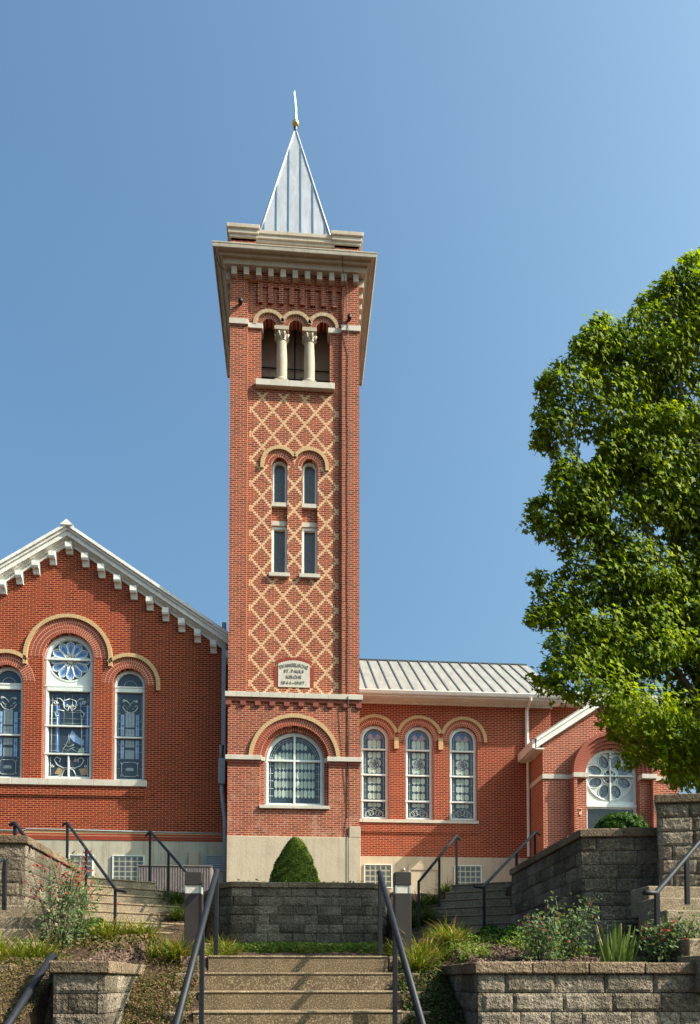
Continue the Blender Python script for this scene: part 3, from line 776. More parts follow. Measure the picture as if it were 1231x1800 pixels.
mb.box(xa, xb, YN - .05, YN + .1, z1 - .30, z1 - .002); mb.box(xa + .03, xb - .03, YN - .025, YN + .1, z1 - .36, z1 - .30); mb.build('sill_course', 'bn', nave)
# central window
def spiral(mb, x, z, r, a0, turns, Y, w_=.018, s=1):
    pts = []
    for k in range(15):
        t = k / 14; a = R(a0) + s * turns * 2 * PI * t; rr_ = r * (1 - .78 * t)
        pts.append((x + rr_ * math.cos(a), z + rr_ * math.sin(a)))
    ribbon(mb, pts, w_, Y)
yw = YN + .16
fw = .14
fr = window(nave, cx, zsill, czs, cr - .003, yw, fw, .1)
yg = yw + .06
zt1 = nz_(120, 1203.5); zt2 = nz_(120, 1212); zm1 = nz_(120, 1273.5); zm2 = nz_(120, 1323)
gi = cr - fw
rz = nz_(120.4, 1158.5); rro = cr - .10
mb = MB()
lun = [(cx - gi - .02, zt1 - .0)] + [(cx + gi + .02, zt1 - .0)] + [(cx + (gi + .032) * math.cos(PI * k / 24), czs + (gi + .032) * math.sin(PI * k / 24)) for k in range(25)]
rz = czs - .02
mb.prism([(cx - gi - .03, zt2), (cx + gi + .03, zt2), (cx + gi + .03, zt1 + .032), (cx - gi - .03, zt1 + .032)], yw - .03, yw + .09)
for z in (zt1, zm1, zm2): mb.box(cx - cr + .04, cx + cr - .04, yw - .035, yw + .05, z - .025, z + .025)
mb.box(cx - cr + .04, cx + cr - .04, yw - .03, yw + .05, czs - .03, czs + .032)
mb.box(cx - .02, cx + .02, yw - .01, yw + .05, zsill + .1, zm2)
# spandrel corners under the rose
for s in (-1, 1):
    pts = [(cx + s * (gi + .03), zt1), (cx + s * (gi + .03), rz)] + [(cx + s * rro * math.cos(R(a)), rz - rro * math.sin(R(a))) for a in range(0, 91, 9)] + [(cx, zt1)]
    pts = [p for p in pts if p[1] >= zt1 - .001]
    mb.prism(pts if s < 0 else pts[::-1], yw + .04, yw + .085)
mb.build_each('glazing_bar', 'frame', fr)
mb = MB(); mw = MB(); md = MB()
ring_solid(mw, cx, rz, rro - .045, rro + .01, yw + .03, yw + .08, 48, a0=0, a1=2 * PI - .001)
for k in range(12):
    a = R(90 + 30 * k); u = Vector((math.cos(a), math.sin(a))); v = Vector((-u.y, u.x))
    P = lambda d, e: (cx + u.x * d + v.x * e, rz + u.y * d + v.y * e)
    ro = rro - .06; pw = ro * .205
    pet = [P(.13, 0), P(ro * .5, -pw * .62), P(ro * .74, -pw), P(ro * .9, -pw * .72), P(ro, 0), P(ro * .9, pw * .72), P(ro * .74, pw), P(ro * .5, pw * .62)]
    mb.add([(x, yg + .004, z) for x, z in pet], [tuple(range(8))])
    ribbon(mw, pet + [pet[0]], .034, yg - .004)
    inner = [P(ro * .35, 0), P(ro * .68, -pw * .45), P(ro * .85, 0), P(ro * .68, pw * .45)]
    md.add([(x, yg - .001, z) for x, z in inner], [(0, 1, 2, 3)])
mw.tube([(cx, yg - .02, rz), (cx, yg + .01, rz)], [.11, .12], 20)
mb.build('rose_petals', 'g_ltblue', fr); md.build('petal_eyes', 'g_blue', fr); mw.build('rose_tracery', 'frame', fr)
ml = MB()
# upper light: scrolls, borders
X = lambda px: nx_(px / 4.396, 1250); Z = lambda py: nz_(120, 1100 + py / 4.396)
xm_ = cx
for s in (-1, 1):
    e = lambda d: xm_ + s * d
    dx = lambda px: abs(X(px) - X(545))
    ribbon(ml, [(e(dx(685)), Z(960)), (e(dx(685)), Z(590))], .028, yg); ribbon(ml, [(e(dx(640)), Z(960)), (e(dx(640)), Z(690))], .028, yg)
    spiral(ml, e(dx(655)), Z(575), .07, 0, 1.2 * s, yg, .034)
    ribbon(ml, [(e(d), z) for d, z in ((dx(655), Z(543)), (dx(620), Z(545)), (dx(595), Z(570)), (dx(590), Z(615)), (dx(560), Z(640)), (dx(548), Z(600)))], .032, yg)
    spiral(ml, e(dx(570)), Z(600), .05, 90, 1.2 * s, yg, .028)
    ribbon(ml, [(e(d), z) for d, z in ((dx(545), Z(545)), (dx(590), Z(560)), (dx(605), Z(600)))], .032, yg)
    ribbon(ml, [(e(d), z) for d, z in ((dx(590), Z(640)), (dx(630), Z(632)), (dx(660), Z(660)), (dx(650), Z(685)), (dx(630), Z(675)))], .032, yg)
    # lower panel scrolls
    ribbon(ml, [(e(d), z) for d, z in ((dx(545), Z(1080)), (dx(590), Z(1085)), (dx(640), Z(1060)), (dx(660), Z(1020)), (dx(640), Z(1000)), (dx(610), Z(1015)), (dx(620), Z(1040)))], .032, yg)
    ribbon(ml, [(e(d), z) for d, z in ((dx(545), Z(1085)), (dx(580), Z(1100)), (dx(600), Z(1140)), (dx(590), Z(1165)))], .034, yg)
    ribbon(ml, [(e(d), z) for d, z in ((dx(690), Z(1000)), (dx(690), Z(1150)), (dx(640), Z(1150)), (dx(600), Z(1140)))], .016, yg)
    spiral(ml, e(dx(675)), Z(1070), .05, 0, 1.2 * s, yg, .028)
for px in (390, 425, 480, 545, 610, 665, 700): ribbon(ml, [(X(px), Z(520)), (X(px), Z(760))], .008, yg)
for py in (560, 600, 650, 700, 735, 830, 900, 950): 
    for s in (-1, 1): ribbon(ml, [(xm_ + s * (gi - .032), Z(py)), (xm_ + s * abs(X(640) - X(545)), Z(py))], .008, yg)
for py in (650, 700, 735): ribbon(ml, [(X(455), Z(py)), (X(640), Z(py))], .008, yg)
for q in ([(470, 960), (480, 930), (500, 900), (515, 860), (520, 810)], [(520, 900), (525, 850), (540, 800), (560, 790), (570, 820), (600, 850), (635, 860)], [(470, 930), (510, 950), (560, 920), (600, 935), (640, 920)], [(500, 960), (540, 930), (590, 960)], [(480, 900), (520, 920), (560, 900)]): ribbon(ml, [(X(a), Z(b)) for a, b in q], .010, yg)
ml.build('lead_line', 'lead', fr)
def pan(mb, pts, mi=0): mb.add([(X(a), yg + .002, Z(b)) for a, b in pts], [tuple(range(len(pts)))], mi)
mp = MB()
for a in (415, 648): pan(mp, [(a, 960), (a + 30, 960), (a + 30, 600), (a, 600)])
pan(mp, [(470, 570), (500, 570), (480, 610)]); pan(mp, [(590, 570), (625, 570), (610, 610)])
mp.build('blue_border', 'g_blue', fr)
mp = MB(); pan(mp, [(520, 840), (545, 785), (570, 825), (640, 870), (630, 910), (560, 880)], 0); pan(mp, [(590, 960), (600, 930), (640, 925), (640, 965)], 1); pan(mp, [(410, 1130), (440, 1080), (490, 1090), (470, 1140)], 2); pan(mp, [(600, 1090), (660, 1080), (675, 1130), (620, 1140)], 2); pan(mp, [(480, 1165), (500, 1148), (535, 1165)], 0); pan(mp, [(555, 1165), (590, 1148), (605, 1165)], 0); pan(mp, [(500, 1035), (520, 1000), (540, 1035)], 3); pan(mp, [(555, 1035), (575, 1000), (590, 1035)], 3)
mp.build_each('figured_glass', ['g_ltblue', 'g_pale', 'g_amber', 'g_rose'], fr)
# side windows
for x in (sx_, lx_):
    f2 = window(nave, x, zsill, szs, sr - .003, yw, .10, .1, 22)
    gi2 = sr - .10
    mb = MB(); ztr = nz_(227, 1205); zmm = nz_(227, 1294)
    mb.box(x - gi2 - .03, x + gi2 + .03, yw - .02, yw + .09, nz_(227, 1214), ztr); mb.box(x - sr + .03, x + sr - .03, yw - .035, yw + .04, ztr - .03, ztr + .015); mb.box(x - sr + .03, x + sr - .03, yw - .03, yw + .05, zmm - .025, zmm + .025)
    mb.build_each('glazing_bar', 'frame', f2)
    Z3 = lambda py: nz_(227, 1100 + py / 4.396); u = (X(1005) - X(990)) / 15.
    ml = MB()
    for s in (-1, 1):
        e = lambda d: x + s * d * u
        ribbon(ml, [(e(5), Z3(655)), (e(40), Z3(640)), (e(60), Z3(610)), (e(50), Z3(595)), (e(20), Z3(620)), (e(0), Z3(590)), (e(30), Z3(560)), (e(60), Z3(570))], .028, yg)
        spiral(ml, e(48), Z3(562), .045, 200, 1.2 * s, yg, .025); spiral(ml, e(22), Z3(625), .03, 0, 1.1 * s, yg, .012)
        ribbon(ml, [(e(62), Z3(1045)), (e(62), Z3(1145))], .016, yg); ribbon(ml, [(e(0), Z3(1040)), (e(45), Z3(1040)), (e(62), Z3(1060))], .016, yg); ribbon(ml, [(e(0), Z3(1150)), (e(45), Z3(1150)), (e(62), Z3(1130))], .016, yg)
        spiral(ml, e(66), Z3(1045), .03, 0, 1.1 * s, yg, .012); spiral(ml, e(66), Z3(1145), .03, 0, 1.1 * s, yg, .012)
        ribbon(ml, [(e(90), Z3(510)), (e(90), Z3(1185))], .008, yg)
    for py in (540, 600, 660, 720, 780, 900, 960, 1020, 1090): 
        for s in (-1, 1): ribbon(ml, [(x + s * 75 * u, Z3(py)), (x + s * 102 * u, Z3(py))], .008, yg)
    ribbon(ml, [(x - gi2 * .8, ztr + .03)] + [(x + gi2 * .5 * math.cos(R(a)), ztr + .03 + gi2 * .5 * math.sin(R(a))) for a in range(180, -1, -20)] + [(x + gi2 * .8, ztr + .03)], .012, yg)
    ml.build('lead_line', 'lead', f2)
    mb = MB()
    def strip(mb, d0, d1, p0, p1, n, pt=0):
        for k in range(n):
            a, b = p0 + (p1 - p0) * k / n, p0 + (p1 - p0) * (k + 1) / n
            mb.add([(x + d0 * u, yg + .002, Z3(b - 1)), (x + d1 * u, yg + .002, Z3(b - 1)), (x + d1 * u, yg + .002, Z3(a + 1)), (x + (d0 + d1) / 2 * u, yg + .002, Z3(a + 1 - (pt if k == 0 else 0))), (x + d0 * u, yg + .002, Z3(a + 1))], [(0, 1, 2, 3, 4)])
    def one(nm, mt, *a):
        mb = MB(); strip(mb, *a); mb.build(nm, mt, f2)
    for d in (-72, -58, 44, 58):
        one('blue_strip', 'g_ltblue', d, d + 12, 668, 835, 4); one('blue_strip', 'g_ltblue', d, d + 12, 868, 1015, 4)
    for d in (-36, -12, 12):
        one('silver_strip', 'g_ltgrey', d, d + 22, 655, 770, 1, 10); one('silver_strip', 'g_ltgrey', d, d + 22, 780, 838, 2); one('silver_strip', 'g_ltgrey', d, d + 22, 868, 925, 2); one('silver_strip', 'g_ltgrey', d, d + 22, 945, 1015, 1)
    one('silver_strip', 'g_ltgrey', -30, 30, 1085, 1108, 1, 5)
    mb = MB()
    for d, py in [(-58, 757), (58, 757), (-24, 775), (0, 775), (24, 775), (-58, 915), (58, 915), (-24, 935), (0, 935), (24, 935)]:
        mb.add([(x + (d - 9) * u, yg, Z3(py)), (x + d * u, yg, Z3(py + 10)), (x + (d + 9) * u, yg, Z3(py)), (x + d * u, yg, Z3(py - 10))], [(0, 1, 2, 3)])
    mb.build('lead_diamonds', 'lead_dark', f2)
# glass block cellar windows, vent, fuse box
def glassblock(parent, x0, x1, z0, z1, Y, nx, nz):
    mb = MB(); mb.prism([(x0, z0), (x1, z0), (x1, z1), (x0, z1)], Y - .055, Y + .02, holes=[[(x0 + .03, z0 + .03), (x1 - .03, z0 + .03), (x1 - .03, z1 - .03), (x0 + .03, z1 - .03)]])
    f = mb.build('cellar_window', 'frame', parent)
    g = MB(); a, b = x0 + .03, x1 - .03; c, d = z0 + .03, z1 - .03
    for i in range(nx):
        for j in range(nz):
            xa, xb = a + (b - a) * i / nx + .014, a + (b - a) * (i + 1) / nx - .014; za3, zb3 = c + (d - c) * j / nz + .014, c + (d - c) * (j + 1) / nz - .014
            g.hexa([(xa, Y - .042, za3), (xb, Y - .042, za3), (xb, Y + .0, za3), (xa, Y + .0, za3), (xa, Y - .042, zb3), (xb, Y - .042, zb3), (xb, Y + .0, zb3), (xa, Y + .0, zb3)])
            ci, cj = (xa + xb) / 2, (za3 + zb3) / 2; h = (xb - xa) * .3
            g.add([(ci - h, Y - .0425, cj - h), (ci + h, Y - .0425, cj - h), (ci + h, Y - .0425, cj + h), (ci - h, Y - .0425, cj + h)], [(0, 1, 2, 3)], 1)
    g.build('glass_blocks', ['g_block', 'g_grey'], f)
    m2 = MB(); m2.box(x0 + .02, x1 - .02, Y - .036, Y + .005, z0 + .02, z1 - .02); m2.build('block_mortar', 'stone', f)
yf = YN - .04
for p0, p1 in ((122, 165), (199, 255)): glassblock(nave, nx_(p0, 1520), nx_(p1, 1520), nz_(220, 1552), nz_(220, 1504), yf, 4 if p0 < 150 else 5, 5)
mb = MB(); x0, x1, z0, z1 = nx_(361, 1515), nx_(394, 1515), nz_(377, 1532), nz_(377, 1504)
mb.prism([(x0, z0), (x1, z0), (x1, z1), (x0, z1)], yf - .05, yf + .02, holes=[[(x0 + .04, z0 + .04), (x1 - .04, z0 + .04), (x1 - .04, z1 - .04), (x0 + .04, z1 - .04)]])
for k in range(6):
    z = z0 + .06 + k * (z1 - z0 - .1) / 6; mb.hexa([(x0 + .04, yf - .045, z), (x1 - .04, yf - .045, z), (x1 - .04, yf - .035, z), (x0 + .04, yf - .035, z), (x0 + .04, yf - .012, z + .06), (x1 - .04, yf - .012, z + .06), (x1 - .04, yf - .002, z + .06), (x0 + .04, yf - .002, z + .06)])
mb.build('vent_louvre', 'grey_metal', nave)
MB().box(nx_(333, 1510), nx_(351, 1510), yf - .1, yf + .01, nz_(342, 1522), nz_(342, 1498.5)).build('meter_box', 'concrete', nave, .01)
# service pipes and enclosure beside the tower
mb = MB(); yy = YN - .12
x = at(394.5, 1120, yy)[0]; mb.box(x - .07, x + .06, yy - .05, yy + .05, at(394, 1310, yy)[1], at(394, 1095, yy)[1]); mb.build('leader_pipe', 'grey_metal', nave)
mb = MB(); x0, x1 = at(384.5, 1350, yy)[0], at(396.5, 1350, yy)[0]; mb.box(x0, x1, yy - .12, yy + .08, at(390, 1379, yy)[1], at(390, 1334, yy)[1]); mb.build('junction_box', 'grey_metal', nave, .01)
mb = MB(); xk = (x0 + x1) / 2; mb.tube([(xk - .04, yy, at(390, 1310, yy)[1]), (xk - .04, yy, at(390, 1334, yy)[1])], .05, 8); mb.tube([(xk + .1, yy, at(390, 1305, yy)[1]), (xk + .08, yy, at(390, 1334, yy)[1])], .035, 8)
mb.tube([(xk + .0, yy, at(390, 1379, yy)[1]), (xk + .0, yy, at(390, 1390, yy)[1]), (xk + .1, yy, at(390, 1440, yy)[1]), (xk + .12, yy, at(390, 1560, yy)[1])], .075, 10); mb.build('conduit_riser', 'grey_metal', nave)
# ribbed screen in front of the nave
ys = 22.4
sc0, sc1 = at(243, 1535, ys)[0], at(372, 1535, ys)[0]; sz1 = at(300, 1522.5, ys)[1]
scr = thing('equipment_screen', ((sc0 + sc1) / 2, ys, GB), 'low ribbed pinkish metal equipment screen below the cellar windows', 'screen')
mb = MB(); mb.box(sc0, sc1, ys, ys + .06, GB - .6, sz1)
for k in range(28): x = sc0 + (sc1 - sc0) * k / 28; mb.box(x + .02, x + .055, ys - .02, ys, GB - .6, sz1 - .03)
mb.build('panel', 'screen', scr); MB().box(sc0 - .02, sc1 + .02, ys - .04, ys + .1, sz1, sz1 + .03).build('top_rail', 'screen', scr)
MB().box(sc1 - .06, sc1, ys + .062, ys + .9, GB - .6, sz1 - .01).build('side_panel', 'screen', scr)

# ================================================================== SIDE WING
wx_ = lambda px, py=1380: at(px, py, YW)[0]
wz_ = lambda px, py: at(px, py, YW)[1]
wing = thing('side_wing', (4.5, YW, GB), 'low brick church wing with three arched windows and standing seam metal roof', 'church wing')
zFw = wz_(800, 1507); zwt = wz_(800, 1239)
xw0, xw1 = .3, wx_(969, 1300)
wins = [wx_(659, 1300), wx_(737, 1300), wx_(814.5, 1300)]
wr = wx_(762, 1300) - wx_(737, 1300); wzs_ = wz_(737, 1300); wz0 = wz_(737, 1442)
mb = MB()
mb.prism([(xw0, zFw), (xw1, zFw), (xw1, zwt), (xw0, zwt)], YW, YW + .35, holes=[arch_poly(x, wz0, wzs_, wr) for x in wins])
mb.box(xw1 - .3, xw1, YW + .35, YW + 9, zFw, zwt); mb.build('wall', 'bw', wing)
mb = MB(); mb.box(xw0, xw1 + .02, YW - .04, YW + .3, GB - 1.2, zFw); mb.build('foundation', 'concrete', wing)
YV = YW - .55
zg0, zg1 = at(800, 1224.5, YV)[1], at(800, 1217.5, YV)[1]
xe = at(991, 1225, YV)[0]
mb = MB(); yr = YV + 4.3; zr = at(800, 1165.5, yr)[1]
zt0 = zg1 + .0
mb.hexa([(xw0 - .5, YV, zt0 - .1), (xe, YV, zt0 - .1), (xe, yr, zr - .1), (xw0 - .5, yr, zr - .1), (xw0 - .5, YV, zt0), (xe, YV, zt0), (xe, yr, zr), (xw0 - .5, yr, zr)])
mb.hexa([(xw0 - .5, yr, zr - .1), (xe, yr, zr - .1), (xe, yr + 4.8, zt0 - .1), (xw0 - .5, yr + 4.8, zt0 - .1), (xw0 - .5, yr, zr), (xe, yr, zr), (xe, yr + 4.8, zt0), (xw0 - .5, yr + 4.8, zt0)])
rf = mb.build('roof', 'roof', wing)
mb = MB(); k = 0; x = xw0 - .3
while x < xe:
    mb.tube([(x, YV + .02, zt0 + .012), (x, yr, zr + .012)], .036, 4, smooth=False); x += .43
mb.build('standing_seam', 'seam', rf)
MB().box(xw0 - .5, xe, yr - .06, yr + .06, zr - .0, zr + .04).build('ridge_cap', 'seam', rf)
mb = MB(); x0 = xw0 - .5
pr_ = [(YV - .02, zg1 + .0), (YV - .14, zg1 + .0), (YV - .145, zg1 - .03), (YV - .115, zg0 + .03), (YV - .10, zg0), (YV - .02, zg0)]
n = len(pr_)
mb.add([(x_, y, z) for x_ in (x0, xe + .02) for y, z in pr_], [tuple(range(n)), tuple(range(2 * n - 1, n - 1, -1))] + [(i, (i + 1) % n, n + (i + 1) % n, n + i) for i in range(n)])
mb.build('gutter', 'gutter', wing)
mb = MB(); mb.box(x0, xe, YV - .02, YV + .03, zg0 - .06, zg1 - .101); mb.box(x0, xe, YV + .03, YW + .02, zg0 - .05, zg0 - .02); mb.box(x0, xw1 + .05, YW - .05, YW + .1, zg0 - .14, zg0 - .05)
mb.prism([(xe - .6, zg0 - .03), (xe, zg0 - .03), (xe, zg0 + .1), (xe - .6, zg0 + .1)], YV, YW) 
mb.build('soffit', 'white', wing)
mb = MB(); yd = YW - .09
X_ = lambda px: at(px, 1300, yd)[0]; Z_ = lambda py: at(930, py, yd)[1]
xd = X_(926.5)
mb.tube([(at(932, 1225, YV)[0], YV - .07, zg0), (at(932, 1225, YV)[0], YV - .07, at(932, 1231, YV)[1]), (xd, yd, Z_(1249)), (xd, yd, Z_(1322))], .068, 8, smooth=False)
mb.tube([(xd + .03, yd, Z_(1300)), (xd + .03, yd, Z_(1506))], .06, 8, smooth=False); mb.build('downspout', 'gutter', wing)
for i, x in enumerate(wins):
    lo, hi = (x - 9 if i == 0 else x - .80), (x + 9 if i == 2 else x + .80)
    brick_arch(wing, x, wzs_, wr, 2, YW, 'vouss', .118, xlim=(lo, hi))
    hood(wing, x, wzs_, wr + .236, wr + .236 + .115, YW, .06, xlim=(lo, hi), drop=(0 if i == 0 else .0, .1 if i == 2 else 0))
    if i < 2: mb = MB(); xm_ = x + .80; [mb.box(xm_ - .085, xm_ + .085, YW - .06, YW + .02, wzs_ - .02 - (k + 1) * .07 + .003, wzs_ - .02 - k * .07 - .003) for k in range(-1, 5)]; mb.build('hood_stop', 'tan_brick', wing)
    yw = YW + .13; f = window(wing, x, wz0, wzs_, wr - .003, yw, .12, .1, 24)
    zz_ = [wz_(737, p) for p in (1317.5, 1362, 1407.5)]
    mb = MB(); [mb.box(x - wr + .03, x + wr - .03, yw - .03, yw + .05, z - .03, z + .03) for z in zz_]; mb.build_each('glazing_bar', 'frame', f)
    yg = yw + .06; gi = wr - .13; mb = MB(); ml = MB(); mk = MB()
    bands = [(wz0 + .14, zz_[0] * 0 + zz_[2] - .05), (zz_[2] + .05, zz_[1] - .05), (zz_[1] + .05, zz_[0] - .05)]
    pw = gi * .56
    def loz(xc_, z0, z1, a, s=.05): mb.add([(xc_ - a, yg, z0 + s), (xc_, yg, z0), (xc_ + a, yg, z0 + s), (xc_ + a, yg, z1 - s), (xc_, yg, z1), (xc_ - a, yg, z1 - s)], [tuple(range(6))])
    for (z0, z1), nrow in zip(bands[1:], (3, 3)):
        for r_ in range(nrow):
            for k in range(3):
                if z0 > zz_[1] and r_ == 1 and k == 1: continue
                loz(x + (k - 1) * pw * .72, z0 + (z1 - z0) * r_ / nrow + .012, z0 + (z1 - z0) * (r_ + 1) / nrow - .012, pw * .33)
    for k in range(3): loz(x + (k - 1) * pw * .72, zz_[0] + .05, zz_[0] + .38 + (.07 if k == 1 else 0), pw * .33); loz(x + (k - 1) * pw * .72, zz_[2] - .22, zz_[2] - .05, pw * .33, .03)
    mb.build('opal_pattern', 'g_pale', f)
    zc_ = (zz_[0] + zz_[1]) / 2 - .05
    mk.add([(x + .2 * math.cos(2 * PI * k / 24), yg - .003, zc_ + .2 * math.sin(2 * PI * k / 24)) for k in range(24)], [tuple(range(24))])
    mk.build('medallion', 'g_grey', f)
    ribbon(ml, arcpts(x, zc_, .2, 0, 360, 28), .014, yg - .004)
    for k in range(5): a = 72 * k + 90; ribbon(ml, arcpts(x + .08 * math.cos(R(a)), zc_ + .08 * math.sin(R(a)), .09, a - 120, a + 120, 8), .009, yg - .005)
    zl = wz0 + .15
    for k in range(5): ribbon(ml, arcpts(x + (k - 2) * .12, zl + .1 + (.09 if k == 2 else .04 if k in (1, 3) else 0), .095, 0, 360, 14), .014, yg - .002)
    ribbon(ml, arcpts(x, zl, .32, 0, 180, 16), .014, yg - .002)
    ribbon(ml, arcpts(x, wzs_, gi - .06, 0, 180, 20), .010, yg); [ribbon(ml, [(x + s * (gi - .06), wz0 + .14), (x + s * (gi - .06), wzs_)], .01, yg) for s in (-1, 1)]
    for k in range(12):
        z = wz0 + .2 + k * .235
        if z < wzs_: [ribbon(ml, [(x + s * gi, z), (x + s * (gi - .1), z)], .008, yg) for s in (-1, 1)]
    ml.build('lead_line', 'lead', f)
    m3 = MB(); a_ = [(x + (gi - .1) * math.cos(R(t)), wzs_ + (gi - .1) * math.sin(R(t))) for t in range(10, 171, 10)]
    m3.add([(p, yg + .003, q) for p, q in a_] + [(x, yg + .003, wzs_ + .08)], [tuple(range(len(a_) + 1))]); m3.build('blue_fan', 'g_blue', f)
    m3 = MB()
    for d, e, s in ((0, .30, .055), (-.06, .22, .045), (.06, .22, .045), (0, .15, .04), (-.24, .18, .035), (.24, .18, .035)): m3.add([(x + d - s * .75, yg - .002, wzs_ + e), (x + d, yg - .002, wzs_ + e - s * 1.3), (x + d + s * .75, yg - .002, wzs_ + e), (x + d, yg - .002, wzs_ + e + s * 1.3)], [(0, 1, 2, 3)])
    m3.build('lead_diamonds', 'lead_dark', f)
    m3 = MB()
    for s in (-1, 1): m3.add([(x + s * a, yg, wzs_ + b) for a, b in ((.02, .0), (.2, .02), (.24, .14), (.16, .22), (.08, .2))], [(0, 1, 2, 3, 4)])
    m3.build('rose_scrolls', 'g_rose', f)
x0, x1 = xw0, wx_(841, 1445)
mb = MB(); stones(mb, x0, x1, YW - .09, YW + .3, wz_(737, 1447.5), wz0 - .001, 3); mb.build('window_sill', 'stone', wing, .008)
mb = MB(); z1 = wz_(737, 1447.5); mb.box(x0, x1 - .03, YW - .05, YW + .1, z1 - .33, z1 - .001); mb.box(x0, x1 - .06, YW - .025, YW + .1, z1 - .40, z1 - .33); mb.build('sill_course', 'bw', wing)
yf = YW - .04
for p0, p1, n in ((640, 689, 5), (798, 846, 5)): glassblock(wing, wx_(p0, 1535), wx_(p1, 1535), wz_(745, 1562), wz_(745, 1520.5), yf, n, 4)
mb = MB(); x0, x1 = wx_(718, 1540), wx_(772, 1540); z1 = wz_(745, 1519); mb.prism([(x0, GB - .3), (x1, GB - .3), (x1, z1), (x0, z1)], yf - .03, yf + .05, holes=[[(x0 + .07, GB - .25), (x1 - .07, GB - .25), (x1 - .07, z1 - .22), (x0 + .07, z1 - .22)]])
dr = mb.build('door', 'concrete', wing)
mb = MB(); mb.box(x0 + .065, x1 - .065, yf + .01, yf + .04, GB - .3, z1 - .215); mb.build('door_leaf', 'white', dr)
MB().box(x1 - .17, x1 - .13, yf - .02, yf + .012, GB + 1.0, GB + 1.1).build('handle', 'dark', dr)
mb = MB(); c = (wx_(709, 1530), yf, wz_(709, 1529)); mb.tube([(c[0], yf + .01, c[2]), (c[0], yf - .05, c[2]), (c[0], yf - .13, c[2] - .02)], [.05, .05, .06], 10); mb.build('door_lamp', 'grey_metal', wing)
# wall and eave set back behind the porch
yb = YW + 2.0
mb = MB(); mb.box(xw1, 15.5, yb, yb + .3, GB - .5, at(985, 1243, yb)[1]); mb.build('rear_wall', 'bw', wing)
mb = MB(); ze = at(985, 1243, yb)[1]; mb.box(xw1 - .3, 15.8, yb - .5, yb + .2, ze, ze + .22); mb.build('rear_eave', 'gutter', wing)
mb = MB(); mb.hexa([(xw1 - .3, yb - .5, ze + .22), (15.8, yb - .5, ze + .22), (15.8, yb + 4, ze + 2.2), (xw1 - .3, yb + 4, ze + 2.2), (xw1 - .3, yb - .5, ze + .27), (15.8, yb - .5, ze + .27), (15.8, yb + 4, ze + 2.25), (xw1 - .3, yb + 4, ze + 2.25)]); mb.build('rear_roof', 'roof', wing)

# ================================================================== ENTRANCE PORCH
ex = lambda px, py=1380: at(px, py, YE)[0]
ez = lambda px, py: at(px, py, YE)[1]
ecx = ex(1075.5); xe0 = ex(954.7); xe1 = 2 * ecx - xe0
porch = thing('entrance_porch', (ecx, YE, GB), 'gabled brick entrance porch with white eaves and a round petal window over the door', 'porch')
es = .66; zel = ez(954.7, 1309); zea = zel + es * (ecx - xe0)
er = ex(1121) - ex(1075.5); ezs = ez(1075.5, 1362.5); edz = GB + .1
jr = er + .30
mb = MB()
mb.prism([(xe0, GB - .8), (xe1, GB - .8), (xe1, zel), (ecx, zea), (xe0, zel)], YE, YE + .4, holes=[arch_poly(ecx, edz, ezs, er)])
mb.box(xe0, xe0 + .3, YE + .4, YW + 2, GB - .8, zel); mb.box(xe1 - .3, xe1, YE + .4, YW + 2, GB - .8, zel); mb.build('wall', 'be', porch)
# projecting portal: jambs and brick arch
mb = MB()
for s in (-1, 1):
    a, b = ecx + s * (er + .02), ecx + s * (er + .42); mb.box(min(a, b), max(a, b), YE - .12, YE + .05, edz, ezs)
    b2 = ecx + s * (er + .42); c2 = ecx + s * (er + .54); mb.box(min(b2, c2), max(b2, c2), YE - .30, YE + .05, edz, ezs)
mb.build('portal_jamb', 'be', porch)
mb = MB()
for r0, r1, y0 in ((er + .02, er + .14, YE - .05), (er + .145, er + .26, YE - .12), (er + .265, er + .40, YE - .2), (er + .405, er + .54, YE - .30)):
    ring_bricks(mb, ecx, ezs, r0, r1, y0, YE + .05); ring_solid(mb, ecx, ezs, r0 + .003, r1 - .003, y0 + .012, YE + .04, mi=1)
mb.build('portal_arch', ['vouss3', 'mortar'], porch)
mb = MB(); z0, z1 = ez(1000, 1370), ez(1000, 1362)
for s in (-1, 1):
    mb = MB(); a, b = ecx + s * (er + .54), ecx + s * (ecx - xe0 + .03); mb.box(min(a, b), max(a, b), YE - .04, YE + .2, z0, z1)
    a, b = ecx + s * (er + .01), ecx + s * (er + .56); mb.box(min(a, b), max(a, b), YE - .33, YE + .04, z0 + .002, z1 + .002)
    a, b = ecx + s * (ecx - xe0 + .03), ecx + s * (ecx - xe0 - .3); mb.box(min(a, b), max(a, b), YE + .2, YW, z0, z1); mb.build('string_course', 'stone', porch, .006)
# gable eaves
mb = MB(); yo = YE - .22
for s in (-1, 1):
    L2 = ecx - xe0 + .3
    for d0, d1, y0, y1 in ((-.34, -.24, yo - .05, yo), (-.30, -.02, yo, yo + .04), (-.14, -.01, YE - .05, YE + .02), (-.05, -.02, yo + .04, YE)):
        P = lambda x_, d, y: (ecx + s * x_, y, zea - d * 1.0 - es * x_)
        mb.hexa([P(0, d1, y0), P(L2, d1, y0), P(L2, d1, y1), P(0, d1, y1), P(0, d0, y0), P(L2, d0, y0), P(L2, d0, y1), P(0, d0, y1)])
mb.build('bargeboard', 'white', porch)
mb = MB()
for s in (-1, 1):
    L2 = ecx - xe0 + .36
    P = lambda x_, d, y: (ecx + s * x_, y, zea + d - es * x_)
    mb.hexa([P(0, .34, yo - .03), P(L2, .34, yo - .03), P(L2, .34, YW + 3), P(0, .34, YW + 3), P(0, .40, yo - .03), P(L2, .40, yo - .03), P(L2, .40, YW + 3), P(0, .40, YW + 3)])
mb.build('roof', 'roof', porch)
